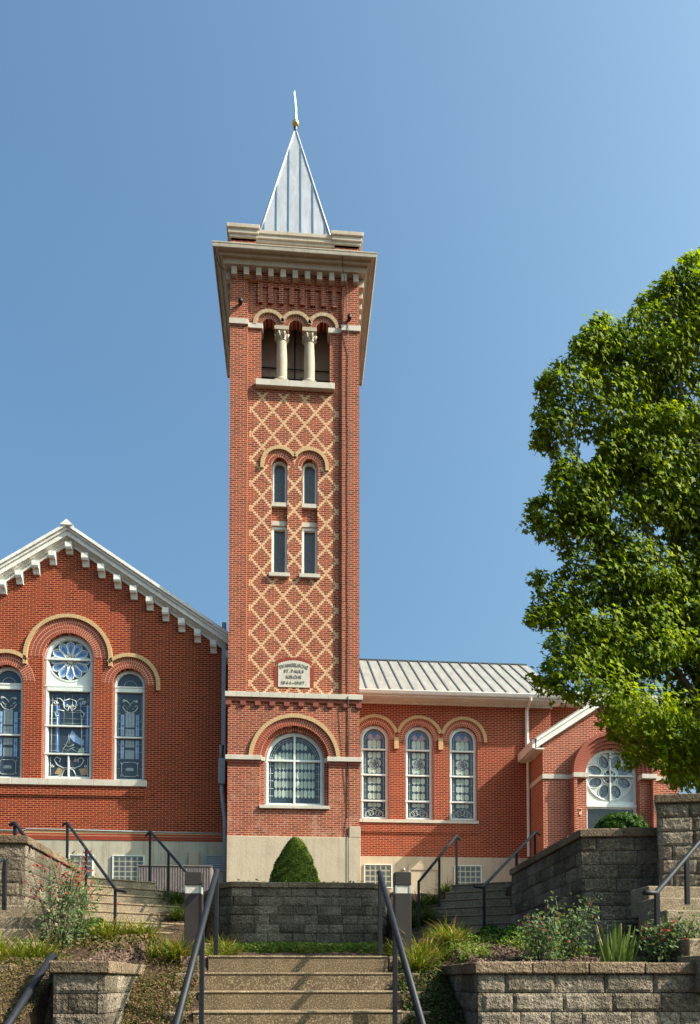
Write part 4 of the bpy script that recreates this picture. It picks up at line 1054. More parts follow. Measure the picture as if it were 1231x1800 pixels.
for s in (-1, 1):
    mb = MB(); xa = ecx + s * (ecx - xe0); xb = ecx + s * (ecx - xe0 + .34); xc = ecx + s * (ecx - xe0 + .44); ze2 = zea - es * (ecx - xe0 + .3)
    mb.box(min(xa, xb), max(xa, xb), yo + .04, YW + 1, ze2 - .02, ze2 + .03); mb.box(min(xb, xc), max(xb, xc), yo - .0, YW + 1, ze2 + .0, ze2 + .30); mb.build('gutter', 'gutter', porch)
# rose window over the door
yw = YE + .12; zt = ez(1075.5, 1412.5)
mb = MB(); mb.prism(arch_poly(ecx, zt, ezs, er - .003), yw, yw + .12, holes=[arch_poly(ecx, zt + .1, ezs, er - .1)])
fr = mb.build('window', 'frame', porch)
rz = ezs - .02; ro = er - .1
mb = MB()
holes = []
for k in range(8):
    a = R(22.5 + 45 * k); ca_, sa_ = math.cos(a), math.sin(a)
    holes.append([(ecx + ca_ * (.60 * er + .25 * math.cos(2 * PI * j / 18)) - sa_ * .185 * math.sin(2 * PI * j / 18), rz + sa_ * (.60 * er + .25 * math.cos(2 * PI * j / 18)) + ca_ * .185 * math.sin(2 * PI * j / 18)) for j in range(18)])
hub = [(ecx + .255 * math.cos(2 * PI * j / 24), rz + .255 * math.sin(2 * PI * j / 24)) for j in range(24)]
mb.prism(arch_poly(ecx, zt + .08, ezs, er - .08), yw + .07, yw + .1, holes=holes + [hub]); mb.build('tracery_board', 'board', fr)
mb = MB()
for h in holes: mb.tube([(x_, yw + .066, z_) for x_, z_ in h + [h[0]]], .016, 5)
mb.tube([(x_, yw + .062, z_) for x_, z_ in hub + [hub[0]]], .028, 6)
mb.tube([(ecx + ro * math.cos(t), yw + .068, rz + ro * math.sin(t)) for t in [PI + PI * k / 24 for k in range(25)]], .03, 5)
for k in range(4): a = R(45 * k + 0); mb.tube([(ecx - .25 * math.cos(a), yw + .06, rz - .25 * math.sin(a)), (ecx + .25 * math.cos(a), yw + .06, rz + .25 * math.sin(a))], .014, 5)
mb.build('rose_tracery', 'frame', fr)
mb = MB(); mb.box(ecx - er + .05, ecx + er - .05, yw + .1, yw + .13, zt + .05, ezs + er - .05) if False else mb.prism(arch_poly(ecx, zt + .05, ezs, er - .05), yw + .102, yw + .125)
mb.build('glass', 'g_petal', fr)
mb = MB()
for h in holes:
    cx_ = sum(p[0] for p in h) / 18; cz_ = sum(p[1] for p in h) / 18
    for q in (0, 6, 12): mb.tube([(cx_, yw + .1, cz_), (h[q][0], yw + .1, h[q][1])], .008, 4)
mb.build('lead_line', 'lead_dark', fr)
mb = MB(); mb.box(ecx - .022, ecx + .022, yw - .02, yw + .05, zt + .08, ezs + er - .06); mb.box(ecx - er + .06, ecx + er - .06, yw - .018, yw + .05, ezs - .02, ezs + .03); mb.build_each('glazing_bar', 'frame', fr)
MB().box(ecx - er + .0, ecx + er - .0, yw - .05, yw + .14, zt - .12, zt + .001).build('door_head', 'frame', porch, .01)
mb = MB(); mb.prism([(ecx - er, edz), (ecx + er, edz), (ecx + er, zt - .12), (ecx - er, zt - .12)], yw + .0, yw + .1, holes=[[(ecx - er + .1, edz + .1), (ecx + er - .1, edz + .1), (ecx + er - .1, zt - .17), (ecx - er + .1, zt - .17)]])
d = mb.build('door', 'frame', porch)
M['g_door'] = glassmat('door_glass', (.02, .022, .02, 1), .06, .7)
mb = MB(); mb.box(ecx - er + .08, ecx + er - .08, yw + .05, yw + .08, edz + .08, zt - .15); mb.build('glass', 'g_door', d)
mb = MB(); x, z = ex(1017), ez(1017, 1428); mb.box(x - .05, x + .05, YE - .15, YE - .11, z - .12, z + .12); mb.build('bell_plate', 'mortar', porch, .01)
MB().box(x - .035, x + .035, YE - .17, YE - .14, z + .02, z + .09).build('bell_button', 'dark', porch, .01)
# wall lantern
x, z = ex(1145), ez(1145, 1424)
lan = thing('wall_lantern', (x, YE - .3, z), 'pale metal and glass wall lantern on the right side of the porch doorway', 'lantern')
mb = MB(); mb.tube([(x, YE - .5, z + .24), (x, YE - .5, z + .32), (x, YE - .5, z + .42)], [.19, .1, .02], 4, smooth=False); mb.tube([(x, YE - .5, z - .24), (x, YE - .5, z - .19)], [.06, .12], 4, smooth=False); mb.tube([(x, YE - .3, z + .05), (x, YE - .4, z + .3), (x, YE - .5, z + .38)], .02, 6); mb.box(x - .06, x + .06, YE - .302, YE - .28, z - .1, z + .15)
mb.build('lantern_frame', 'grey_metal', lan)
M['lglass'] = plain('lantern_glass', (.62, .66, .66, 1), .15)
MB().tube([(x, YE - .5, z - .19), (x, YE - .5, z + .24)], [.13, .18], 4, smooth=False).build('lantern_glass', 'lglass', lan)
# ================================================================== GROUND
XS0, XS1 = -.825, .90           # main steps
ZL = EYE + .246                 # landing
YS = 7.2                        # front of the top step
def sstep(a, b, t):
    t = min(1, max(0, (t - a) / (b - a))); return t * t * (3 - 2 * t)
ZU = EYE + 1.60                 # upper terrace, planter soil
def gz(x, y):
    xm = x - .03; ax_ = abs(xm)
    low = EYE - .78 + (ZL + .02 - EYE + .78 - .10) * sstep(5.2, 7.5, y)           # slope beside the steps
    bed = EYE + .10 + .06 * sstep(5.8, 7.0, y) + .29 * sstep(6.4, 8.7, y) + .16 * sstep(8.7, 10.8, y)          # planted beds behind the front walls
    inbed = sstep(5.90, 6.02, y) * sstep(1.52, 1.62, ax_) if x > 0 else sstep(5.90, 6.02, y) * sstep(1.52, 1.62, ax_) * (1 - sstep(1.86, 1.98, -x) * (1 - sstep(7.0, 8.2, y)))
    g = low + (bed - low) * inbed
    if y < 5.9 and ax_ > 1.38: g = min(g, EYE - .62 + (.0 if x > 0 or x > -1.98 else .45 * sstep(5.0, 7.0, y)))
    if x < -1.98 and y < 7.0: g = EYE - .42 + .62 * sstep(5.0, 7.2, y)
    land = sstep(7.15, 7.3, y) * (1 - sstep(1.12, 1.5, ax_))
    g = g + (ZL - .03 - g) * land
    if y > 9: g = max(g, EYE + .246 + (.25) * sstep(9.5, 12, y) - .02) if ax_ < 1.5 else g
    up = sstep(8.15, 8.35, y) * sstep(3.42, 3.55, ax_)
    up = max(up, sstep(12.62, 12.8, y) * (1 - sstep(1.45, 1.55, ax_)), sstep(13.2, 13.5, y))
    mid = sstep(10.8, 13.2, y) * sstep(1.5, 1.8, ax_) * .75 * (1 - sstep(2.6, 3.0, ax_) * .85)
    up = max(up, mid)
    top = ZU + (GB - ZU) * sstep(14, 22, y)
    return g + (top - g) * up
def sheet(xs, ys, f):
    nx, ny = len(xs), len(ys)
    v = [(x, y, f(x, y)) for y in ys for x in xs]
    fc = [(j * nx + i, j * nx + i + 1, (j + 1) * nx + i + 1, (j + 1) * nx + i) for j in range(ny - 1) for i in range(nx - 1)]
    return v, fc
def axis(segs):
    out = []
    for a, b, d in segs:
        n = max(1, int(round((b - a) / d))); out += [a + (b - a) * k / n for k in range(n)]
    return out + [segs[-1][1]]
xs = axis([(-900, -100, 200), (-100, -20, 16), (-20, -8, 1.5), (-8, 8, .085), (8, 20, 1.5), (20, 100, 16), (100, 900, 200)])
ys = axis([(-900, -100, 200), (-100, 0, 20), (0, 4.4, .5), (4.4, 14, .085), (14, 40, 1.3), (40, 100, 20), (100, 1500, 350)])
def gfun(x, y):
    if y < 4.3: return 0.0 if y < 3.9 else .5
    z = gz(x, y)
    if abs(x) < 9 and y < 14.5: z += .035 * noise.noise(Vector((x * 3, y * 3, 0))) + .02 * noise.noise(Vector((x * 11, y * 11, 3)))
    if XS0 - .02 < x < XS1 + .02 and y < 7.4: z = min(z, EYE - .9 + max(0, (y - 5)) * .4)
    return z
v, f = sheet(xs, ys, gfun)
g = MB(); g.add(v, f, 0, True); ground = g.build('ground', 'soil'); tag(ground, kind='structure')
# pavement in front, landing slab
mb = MB(); mb.box(XS0 - .27, XS1 + .27, YS + .32, 11.2, ZL - .15, ZL - .006); o = mb.build('path', 'step2'); tag(o, kind='structure')

# ================================================================== BLOCK WALLS
def offset_path(path, d):
    out = []
    for i, p in enumerate(path):
        p = Vector(p); n = []
        if i > 0: t = (p - Vector(path[i - 1])).normalized(); n.append(Vector((t.y, -t.x)))
        if i < len(path) - 1: t = (Vector(path[i + 1]) - p).normalized(); n.append(Vector((t.y, -t.x)))
        m = sum(n, Vector((0, 0))).normalized(); out.append(p + m * (d / max(.3, m.dot(n[0]))))
    return out
def block_wall(name, path, zb, zt, label, capt=.095, course=.152, blen=.406, depth=.28, rough=.007, capsteps=None):
    """path runs so that the visible face is on its right-hand side"""
    zc = zt - capt
    w = thing(name, (path[0][0], path[0][1], zb), label, 'retaining wall')
    mb = MB(); rnd = random.Random(len(label) * 13 + 5)
    nC = int(math.ceil((zc - zb) / course))
    bk = offset_path(path, -depth); f2 = offset_path(path, -.035)
    for i in range(len(path) - 1):
        a, b = Vector(path[i]), Vector(path[i + 1]); L = (b - a).length; t = (b - a) / L; nrm = Vector((t.y, -t.x))
        for c in range(nC):
            z1 = zc - c * course; z0 = z1 - course
            s = -(c % 2) * blen * .5 - (0 if i == 0 else rnd.random() * .1)
            while s < L - .01:
                e = s + blen * (1 if rnd.random() > .18 else .62); s0, s1 = max(0, s), min(L, e); s = e
                if s1 - s0 < .05: continue
                nx = max(2, int((s1 - s0) / .027)); nz = 6
                seed = rnd.random() * 90; vs = []; tilt = rnd.uniform(-.006, .006)
                for j in range(nz + 1):
                    for k in range(nx + 1):
                        u, q = k / nx, j / nz; edge = min(k, nx - k, j, nz - j) == 0
                        P = a + t * (s0 + .0035 + (s1 - s0 - .007) * u)
                        z = z0 + .003 + (course - .006) * q
                        d = -.004 if edge else rough * (.55 + noise.noise(Vector((P.x * 14 + seed, P.y * 14, z * 16))) + .6 * noise.noise(Vector((P.x * 37 + seed, P.y * 37, z * 40)))) + tilt
                        P = P + nrm * d; vs.append((P.x, P.y, z))
                m = nx + 1
                base = len(vs); fs = [(j * m + k, j * m + k + 1, (j + 1) * m + k + 1, (j + 1) * m + k) for j in range(nz) for k in range(nx)]
                rim = [k for k in range(m)] + [j * m + nx for j in range(1, nz + 1)] + [nz * m + k for k in range(nx - 1, -1, -1)] + [j * m for j in range(nz - 1, 0, -1)]
                for r_ in rim: q = Vector(vs[r_]) - Vector((nrm.x, nrm.y, 0)) * .05; vs.append(tuple(q))
                nr = len(rim); fs += [(rim[r_], rim[(r_ + 1) % nr], base + (r_ + 1) % nr, base + r_) for r_ in range(nr)]
                mb.add(vs, fs)
    mb.build('block_face', 'block', w)
    core = MB()
    for i in range(len(path) - 1):
        p = [f2[i], f2[i + 1], bk[i + 1], bk[i]]
        core.hexa([(q.x, q.y, zb) for q in p] + [(q.x, q.y, zc - .002) for q in p])
    core.build('core', 'joint', w)
    fo = offset_path(path, .03); bo = offset_path(path, -depth - .0); cap = MB()
    for i in range(len(path) - 1):
        L = (Vector(path[i + 1]) - Vector(path[i])).length; n = max(1, int(round(L / .44)))
        for k in range(n):
            u0, u1 = k / n, (k + 1) / n; du = .0028 / L
            P = lambda A, u: A[i].lerp(A[i + 1], u)
            j = [rnd.uniform(-.004, .004) for _ in range(2)]
            q = [P(fo, u0 + du), P(fo, u1 - du), P(bo, u1 - du), P(bo, u0 + du)]
            cap.hexa([(p.x, p.y, zc) for p in q] + [(p.x, p.y, zt + j[0]) for p in q])
    cap.build('cap_stone', 'cap', w, .012)
    return w
def xy(px, py, z):       # point at height z (above eye) seen at a pixel
    d = _rt * ((px - CX) / F) + _up * ((PY - py) / F) + _fw
    k = z / d.z; return (d.x * k, d.y * k)
zc1 = EYE + .155
block_wall('retaining_wall', [(-1.43, 8.3), (-1.43, 5.8), (-1.83, 5.84), (-1.95, 6.9)][::-1], EYE - .9, zc1, 'low tan block wall with flat caps holding the mulch bed left of the bottom steps')
block_wall('retaining_wall', [(4.2, 5.84), (1.46, 5.9), (1.42, 8.0)][::-1], EYE - .9, zc1, 'low grey block wall with flat caps at the lower right corner below the rose bushes')
zc2 = EYE + 1.655
block_wall('retaining_wall', [(-1.62, 13.9), (-1.28, 12.75), (-1.05, 12.5), (1.30, 12.5), (1.5, 12.75), (1.78, 13.9)], EYE + .1, zc2, 'grey block planter wall at the centre, between the two stair flights, with a clipped conical conifer')
zc3 = EYE + 1.69
block_wall('retaining_wall', [(3.26, 11.05), (3.24, 10.2), (3.2, 9.2), (3.17, 8.05), (5.0, 7.76)], EYE + .1, zc3, 'tall dark block wall turning a corner beside the right stair flight')
wl = block_wall('retaining_wall', [(-4.6, 8.86), (-3.12, 8.9), (-3.16, 11.25)], EYE + .1, zc3, 'tall sunlit block wall beside the left stair flight, behind the red-tipped rose')
xq = at(1163, 1450, 7.62)[0]
block_wall('retaining_wall', [(xq * 8.3 / 7.7 + .03, 8.3), (xq, 7.70), (xq + 1.9, 7.32)], EYE + .2, EYE + 2.0, 'taller rough block pier at the right picture edge below the maple')
block_wall('retaining_wall', [(-3.4, 6.62), (-2.45, 6.6), (-2.40, 7.2)], EYE - .5, EYE + .14, 'short stub of low block wall with one cap stone at the left picture edge')

# ================================================================== STEPS
def slab(mb, p4, z0, z1): mb.hexa([(x, y, z0) for x, y in p4] + [(x, y, z1) for x, y in p4])
st = thing('concrete_steps', (.03, YS - 1.8, 0), 'main flight of sunlit brown aggregate concrete steps at the bottom centre', 'steps')
for k in range(9):
    z1 = ZL - k * .165; y0 = YS - k * .30
    mb = MB(); slab(mb, [(XS0 - .006 * k, y0), (XS1 + .006 * k, y0), (XS1 + .006 * k, y0 + .42), (XS0 - .006 * k, y0 + .42)], max(0, z1 - .5), z1 - .022)
    b_ = mb.build('step', 'step', st, .008)
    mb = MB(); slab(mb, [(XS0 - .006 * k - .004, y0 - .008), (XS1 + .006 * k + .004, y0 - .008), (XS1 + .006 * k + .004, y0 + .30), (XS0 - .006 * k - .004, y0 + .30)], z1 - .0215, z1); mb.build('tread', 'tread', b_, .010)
for s in (-1, 1):
    for k in range(5):
        z1 = ZL - .005 - k * .165; y0 = YS + .02 - k * .30
        xa, xb = (XS0 - .265, XS0 - .012) if s < 0 else (XS1 + .012, XS1 + .265)
        mb = MB(); slab(mb, [(xa, y0), (xb, y0), (xb, y0 + .55), (xa, y0 + .55)], z1 - .5, z1); mb.build('side_block', 'cap', st, .014)
def flight(s, TL, phi, w, n, label):
    u = Vector((s * math.sin(phi), math.cos(phi))); v = Vector((s * math.cos(phi), -math.sin(phi)))
    t = thing('stair_flight', (TL[0], TL[1] - 1.5, ZL), label, 'steps')
    for k in range(n):
        z1 = EYE + 1.73 - k * .165; o = Vector(TL) - u * (.3 * k); ex_ = .02 * k
        p = [o - v * ex_, o + v * w, o + v * w + u * .40, o - v * ex_ + u * .40]
        mb = MB(); slab(mb, [tuple(q) for q in (p if s > 0 else p[::-1])], z1 - .34, z1 - .028); b_ = mb.build('step', 'step2', t, .008)
        q4 = [p[0] - u * .015 - v * .004, p[1] - u * .015 + v * .004, p[1] + u * .29 + v * .004, p[0] + u * .29 - v * .004]
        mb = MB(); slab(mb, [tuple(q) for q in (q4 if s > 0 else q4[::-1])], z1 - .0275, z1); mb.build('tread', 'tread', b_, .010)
    o = Vector(TL) + u * .41; p = [o, o + v * w, o + v * w + u * .9, o + u * .9]
    mb = MB(); slab(mb, [tuple(q) for q in (p if s > 0 else p[::-1])], EYE + 1.4, EYE + 1.726); mb.build('top_landing', 'step2', t)
    return u, v
uR, vR = flight(1, (2.80, 13.2), R(30), 1.5, 9, 'branch of the split stair climbing beside the tall dark wall towards the wing')
uL, vL = flight(-1, (-2.42, 13.2), R(30), 1.62, 9, 'branch of the split stair climbing behind the tufted grass towards the gabled church front')
# short flights near the picture edges
def mini(name, px0, px1, Y, zt, n, label, s):
    x0, x1 = at(px0, 1600, Y)[0], at(px1, 1600, Y)[0]
    t = thing(name, ((x0 + x1) / 2, Y, EYE + .2), label, 'steps')
    for k in range(n):
        y0 = Y - .3 * k; z1 = zt - .150 * k
        mb = MB(); slab(mb, [(x0 - s * .06 * k, y0), (x1 - s * .06 * k, y0 + (.05 * s)), (x1 - s * .06 * k, y0 + .4), (x0 - s * .06 * k, y0 + .4)], z1 - .3, z1); mb.build('step', 'step2', t, .012)
zA = EYE + (1725 - 1552) / F * 7.3
mini('stair_flight', 1140, 1330, 7.25, zA, 6, 'short shaded steps at the right picture edge under the block pier', 1)
zB = EYE + (1725 - 1597) / F * 8.6
mini('stair_flight', -60, 84, 8.5, zB, 4, 'short shaded grey steps at the left picture edge below the block wall', -1)

# ================================================================== HANDRAILS AND BOLLARDS
def rail(label, pts, posts, r=.024, ends=()):
    """pts: the handrail line; posts: (x, y, z_bottom, z_top)"""
    t = thing('handrail', (posts[0][0], posts[0][1], posts[0][2]), label, 'handrail')
    MB().tube(pts, r, 8).build('rail', 'dark', t)
    for x, y, z0, z1 in posts: MB().box(x - .019, x + .019, y - .019, y + .019, z0, z1).build('post', 'dark', t, .003)
    return t
def mainrail(x, label):
    z = lambda y: EYE + 1.065 - .555 * (7.3 - y)
    rail(label, [(x, 7.36, z(7.36) - .02), (x, 7.30, z(7.30)), (x, 4.4, z(4.4))], [(x, 7.3, ZL - .1, z(7.3) - .01), (x, 6.2, gfun(x, 6.2) - .2, z(6.2)), (x, 5.0, .3, z(5.0))], .027)
mainrail(at(381, 1533, 7.3)[0], 'black handrail on the left side of the main steps')
mainrail(at(668, 1533, 7.3)[0], 'black handrail on the right side of the main steps')
xr2 = at(92, 1690, 6.4)[0]
rail('black handrail at the lower left corner beside the low mulch bed wall', [(xr2, 6.46, EYE + .205), (xr2, 6.40, EYE + .215), (xr2, 4.2, EYE - 1.0)], [(xr2, 6.4, EYE - .6, EYE + .21), (xr2, 5.5, 0.4, EYE - .28)], .03)
xr3 = at(88, 1720, 6.1)[0]
def frail(s, u, v, TL, off, ks, label, hor=.32, top=.3):
    """handrail following a flight; ks = step numbers of the posts, top first"""
    p = lambda k: (Vector(TL) + v * off - u * (.3 * k - .12))
    h = lambda k: EYE + 1.73 - .165 * k
    k0, k1 = ks[0], ks[-1]
    P = [(p(k0) + u * .22, h(k0) + .86), (p(k0), h(k0) + .90), (p(k1), h(k1) + .90)]
    if hor: P.append((p(k1) - u * hor - v * 0, h(k1) + .89))
    t = rail(label, [(q.x, q.y, z) for q, z in P], [(p(k).x, p(k).y, h(k) - .1, h(k) + .89) for k in ks], .023)
frail(1, uR, vR, (2.80, 13.2), .06, (0, 3.2, 6.5), 'black handrail on the inner side of the right stair flight', 0)
frail(-1, uL, vL, (-2.42, 13.2), .06, (0, 3.0, 7), 'black handrail on the inner side of the left stair flight behind the bollard', 0)
def edgerail(pxs, Y, pp, label):
    P = [(at(a, b, y)[0], y, at(a, b, y)[1]) for (a, b), y in zip(pxs, Y)]
    posts = [(at(a, b, y)[0], y, at(a, c, y)[1], at(a, b, y)[1]) for a, b, c, y in pp]
    rail(label, P, posts, .022)
edgerail([(949, 1467), (942, 1462), (848, 1560), (834, 1558)], [12.7, 12.6, 10.9, 10.75], [(940, 1463, 1530, 12.58), (908, 1498, 1605, 12.0), (851, 1557, 1650, 10.95)], 'black handrail on the outer side of the right stair flight by the dark wall')
edgerail([(111, 1450), (118, 1446), (205, 1565), (222, 1567)], [12.75, 12.6, 10.9, 10.75], [(119, 1448, 1520, 12.58), (152, 1492, 1590, 11.95), (203, 1563, 1650, 10.94)], 'black handrail on the outer side of the left stair flight')
edgerail([(1133, 1569), (1153, 1570), (1231, 1478), (1262, 1440)], [5.95, 6.05, 6.9, 7.2], [(1155, 1570, 1625, 6.05), (1207, 1506, 1590, 6.7)], 'black handrail over the short steps at the right picture edge')
edgerail([(18, 1450), (26, 1446), (59, 1491)], [9.5, 9.4, 8.97], [(27, 1447, 1525, 9.4)], 'short black handrail rising behind the left block wall cap')
edgerail([(-40, 1532), (0, 1513), (6, 1510)], [7.6, 7.9, 7.95], [(9, 1512, 1600, 8.0)], 'black handrail stub at the left picture edge')
def bollard(px, label):
    y = 7.42; x = at(px, 1640, y)[0]; h = .082; z0 = ZL - .02; z1 = at(px, 1532.5, y - h)[1]; zl0 = at(px, 1570, y - h)[1]; zl1 = at(px, 1556, y - h)[1]
    t = thing('bollard_light', (x, y, z0), label, 'bollard light')
    MB().box(x - h, x + h, y - h, y + h, z0, zl0).build('post', 'bollard', t, .005)
    MB().box(x - h + .01, x + h - .01, y - h + .01, y + h - .01, zl0 - .002, zl1 + .002).build('lens', 'lens', t)
    mb = MB(); [mb.box(x + a * (h - .012) - .008, x + a * (h - .012) + .008, y + b * (h - .012) - .008, y + b * (h - .012) + .008, zl0, zl1) for a in (-1, 1) for b in (-1, 1)]; mb.lathe((x, y, zl0), [(.05, 0), (.02, .05), (.055, .078)], 14); mb.build('reflector', 'grey_metal', t)
    MB().box(x - h, x + h, y - h, y + h, zl1, z1).build('cap', 'bollard', t, .005)
bollard(341, 'square dark bronze bollard light left of the main steps')
bollard(707, 'square dark bronze bollard light right of the main steps')

# ================================================================== PLANTS
def mesh_np(name, verts, faces_tri, mat, parent=None, base=None, smooth=False):
    me = bpy.data.meshes.new(name); o = bpy.data.objects.new(name, me); COL.objects.link(o)
    if base is not None: o.location = base
    if parent is not None: o.parent = parent
    off = np.array(wloc(o)); v = np.asarray(verts, np.float32) - off
    t = np.asarray(faces_tri, np.int32); n, k = t.shape
    me.vertices.add(len(v)); me.vertices.foreach_set('co', v.ravel())
    me.loops.add(n * k); me.loops.foreach_set('vertex_index', t.ravel())
    me.polygons.add(n); me.polygons.foreach_set('loop_start', np.arange(0, n * k, k, dtype=np.int32)); me.polygons.foreach_set('loop_total', np.full(n, k, np.int32))
    me.materials.append(M[mat] if isinstance(mat, str) else mat); me.update(calc_edges=True); me.validate()
    return o
def unit(a): return a / np.maximum(1e-9, np.linalg.norm(a, axis=-1, keepdims=True))
def scatter(template, tris, cen, nrm, size, spin=None):
    """copies of a flat leaf template (x along the leaf, y across, z up) at centres with normals"""
    n = len(cen); a = unit(nrm); r = rng.normal(size=(n, 3)); u = unit(np.cross(a, r)); w = np.cross(a, u)
    T = np.asarray(template, np.float32)
    V = cen[:, None, :] + size[:, None, None] * (T[None, :, 0:1] * u[:, None, :] + T[None, :, 1:2] * w[:, None, :] + T[None, :, 2:3] * a[:, None, :])
    t = np.asarray(tris); return V.reshape(-1, 3), (t[None] + (np.arange(n) * len(T))[:, None, None]).reshape(-1, t.shape[1])
_m = [(-.15, 0, 0)]
for a_, r_ in ((-150, .34), (-118, .2), (-78, .5), (-48, .24), (0, .62), (48, .24), (78, .5), (118, .2), (150, .34)): _m.append((r_ * math.cos(R(a_)), r_ * math.sin(R(a_)), -.10 * r_ if abs(a_) in (78, 150, 0) else 0))
MAPLE_V = _m; MAPLE_T = [(0, i, i + 1) for i in range(1, 9)]
OVAL_V = [(-.5, 0, 0), (-.1, -.26, .05), (.25, -.2, .04), (.5, 0, -.06), (.25, .2, .04), (-.1, .26, .05)]; OVAL_T = [(0, 1, 2), (0, 2, 3), (0, 3, 4), (0, 4, 5)]
NEED_V = [(-.5, -.18, 0), (-.5, .18, 0), (.5, .08, .25), (.5, -.08, .25)]; NEED_T = [(0, 1, 2), (0, 2, 3)]

# --- maple
def inside(poly, x, y):
    c = False; n = len(poly); j = n - 1
    for i in range(n):
        (xi, yi), (xj, yj) = poly[i], poly[j]
        if (yi > y) != (yj > y) and x < (xj - xi) * (y - yi) / (yj - yi) + xi: c = not c
        j = i
    return c
TY = 10.5
TXK = at(1258, 1400, TY)[0]
outline = [(1420, 380), (1330, 400), (1250, 440), (1212, 443), (1190, 456), (1177, 464), (1178, 473), (1165, 483), (1150, 499), (1157, 511), (1136, 518), (1128, 513), (1120, 525), (1112, 533), (1107, 545), (1120, 550), (1100, 564), (1075, 568), (1056, 552), (1034, 561), (1022, 569), (1021, 586), (1003, 596), (1001, 629), (981, 635), (960, 646), (948, 655), (942, 680), (955, 691), (944, 704), (938, 747), (936, 777), (948, 793), (973, 790), (978, 804), (966, 830), (963, 849), (948, 871), (927, 887), (924, 910), (938, 926), (940, 951), (963, 945), (979, 958), (984, 989), (984, 1015), (963, 1011), (941, 1005), (936, 1015), (947, 1030), (938, 1048), (928, 1065), (924, 1086), (935, 1103), (974, 1107), (960, 1126), (963, 1154), (957, 1170), (935, 1202), (944, 1213), (963, 1208), (982, 1221), (1004, 1236), (1011, 1252), (1027, 1235), (1052, 1243), (1061, 1259), (1055, 1274), (1077, 1287), (1073, 1303), (1090, 1303), (1103, 1293), (1109, 1309), (1096, 1335), (1119, 1344), (1128, 1325), (1150, 1350), (1172, 1357), (1179, 1376), (1195, 1385), (1220, 1373), (1260, 1345), (1420, 1330), (1560, 1200), (1560, 500)]
holes_ = [(1035, 795, 17), (1047, 1075, 9), (1160, 935, 10), (1080, 905, 8)]
cl = []; cs = []
rnd = random.Random(11)
XMAX = 8.6
def leafspot(px, py, edge):
    """a place in the crown: deep in the middle, thin at the rim"""
    zz, xx = at(px, py, TY)[1] - EYE, at(px, py, TY)[0]
    hd = .95 - .62 * sstep(4.4, 5.8, zz) + .9 * sstep(6.1, 7.4, xx) * (1 - sstep(5.0, 6.2, zz)) + .35 * (zz < 4.5)
    y = TY + rnd.uniform(-1, 1) * hd * min(1, .25 + (px - 925) / 260)
    x, z = at(px, py, y); return x, y, z
for k in range(46):             # low hanging boughs over the porch and the pier
    px, py = rnd.uniform(1150, 1330), rnd.uniform(1230, 1365)
    if inside(outline, px - 14, py + 16): x, y, z = leafspot(px, py, 0); cl.append((x, y, z)); cs.append(rnd.uniform(.15, .22))
n_in = 0
while n_in < 620:
    px, py = rnd.uniform(925, 1600), rnd.uniform(380, 1390)
    if not all(inside(outline, px + a, py + b) for a, b in ((0, 0), (-34, 0), (24, 0), (0, -34), (0, 30), (-24, -24), (-24, 22))): continue
    x, y, z = leafspot(px, py, 0)
    if x > XMAX - .40 * max(0, z - EYE - 5): continue
    if any((px - a) ** 2 + (py - b) ** 2 < (c + 10) ** 2 for a, b, c in holes_): continue
    cl.append((x, y, z)); cs.append(rnd.uniform(.17, .28)); n_in += 1
for i in range(3, 83):          # sprays of leaves along the rim
    (xa, ya), (xb, yb_) = outline[i - 1], outline[i]
    L = math.hypot(xb - xa, yb_ - ya); nx_i, ny_i = (yb_ - ya) / L, -(xb - xa) / L
    s = 1 if inside(outline, (xa + xb) / 2 + nx_i * 3, (ya + yb_) / 2 + ny_i * 3) else -1
    m = max(1, int(L / 8))
    for k in range(m):
        t = (k + rnd.random()) / m; d = s * rnd.choice((9, 12, 20, 30))
        px, py = xa + (xb - xa) * t + nx_i * d, ya + (yb_ - ya) * t + ny_i * d
        if not inside(outline, px, py): continue
        x, y, z = leafspot(px, py, 1); cl.append((x, y, z)); cs.append(rnd.uniform(.06, .10) * (1 if abs(d) < 15 else 1.5))
cl = np.array(cl, np.float32); cs = np.array(cs)
tree = thing('maple_tree', (TXK, TY, ZU), 'large green maple tree whose crown hides part of the brick porch', 'tree')
NL = np.where(cs < .16, (260 * cs + 14).astype(int), (1250 * cs ** 1.5).astype(int))
cen = np.repeat(cl, NL, 0); csz = np.repeat(cs, NL)
dv = unit(rng.normal(size=cen.shape)) * (rng.random(len(cen)) ** .38)[:, None] * 1.75
cen = cen + dv * csz[:, None] * np.array([1, 1, .70])
pp = np.array([proj(c) for c in cen]); keep = np.ones(len(cen), bool)
for a, b, c in holes_: keep &= ((pp[:, 0] - a) ** 2 + (pp[:, 1] - b) ** 2) > c * c * rng.uniform(.5, 1.3, len(cen))
cen = cen[keep]; dv = dv[keep]
nr = unit(dv) * .62 + rng.normal(size=cen.shape) * .30 + np.array([.62, -.40, .50])
V, T_ = scatter(MAPLE_V, MAPLE_T, cen.astype(np.float32), nr, rng.uniform(.055, .130, len(cen)))
mesh_np('crown', V, T_, 'maple', tree)
tb = MB(); trunk = [(TXK, TY, ZU - .3), (TXK - .03, TY, ZU + 1.2), (TXK + .03, TY, ZU + 3), (TXK - .05, TY, ZU + 5), (TXK + .1, TY, ZU + 6.5), (TXK, TY, ZU + 8.2)]
tb.tube(trunk, [.30, .24, .21, .17, .11, .03], 12); tb.build('trunk', 'bark', tree)
tb = MB()
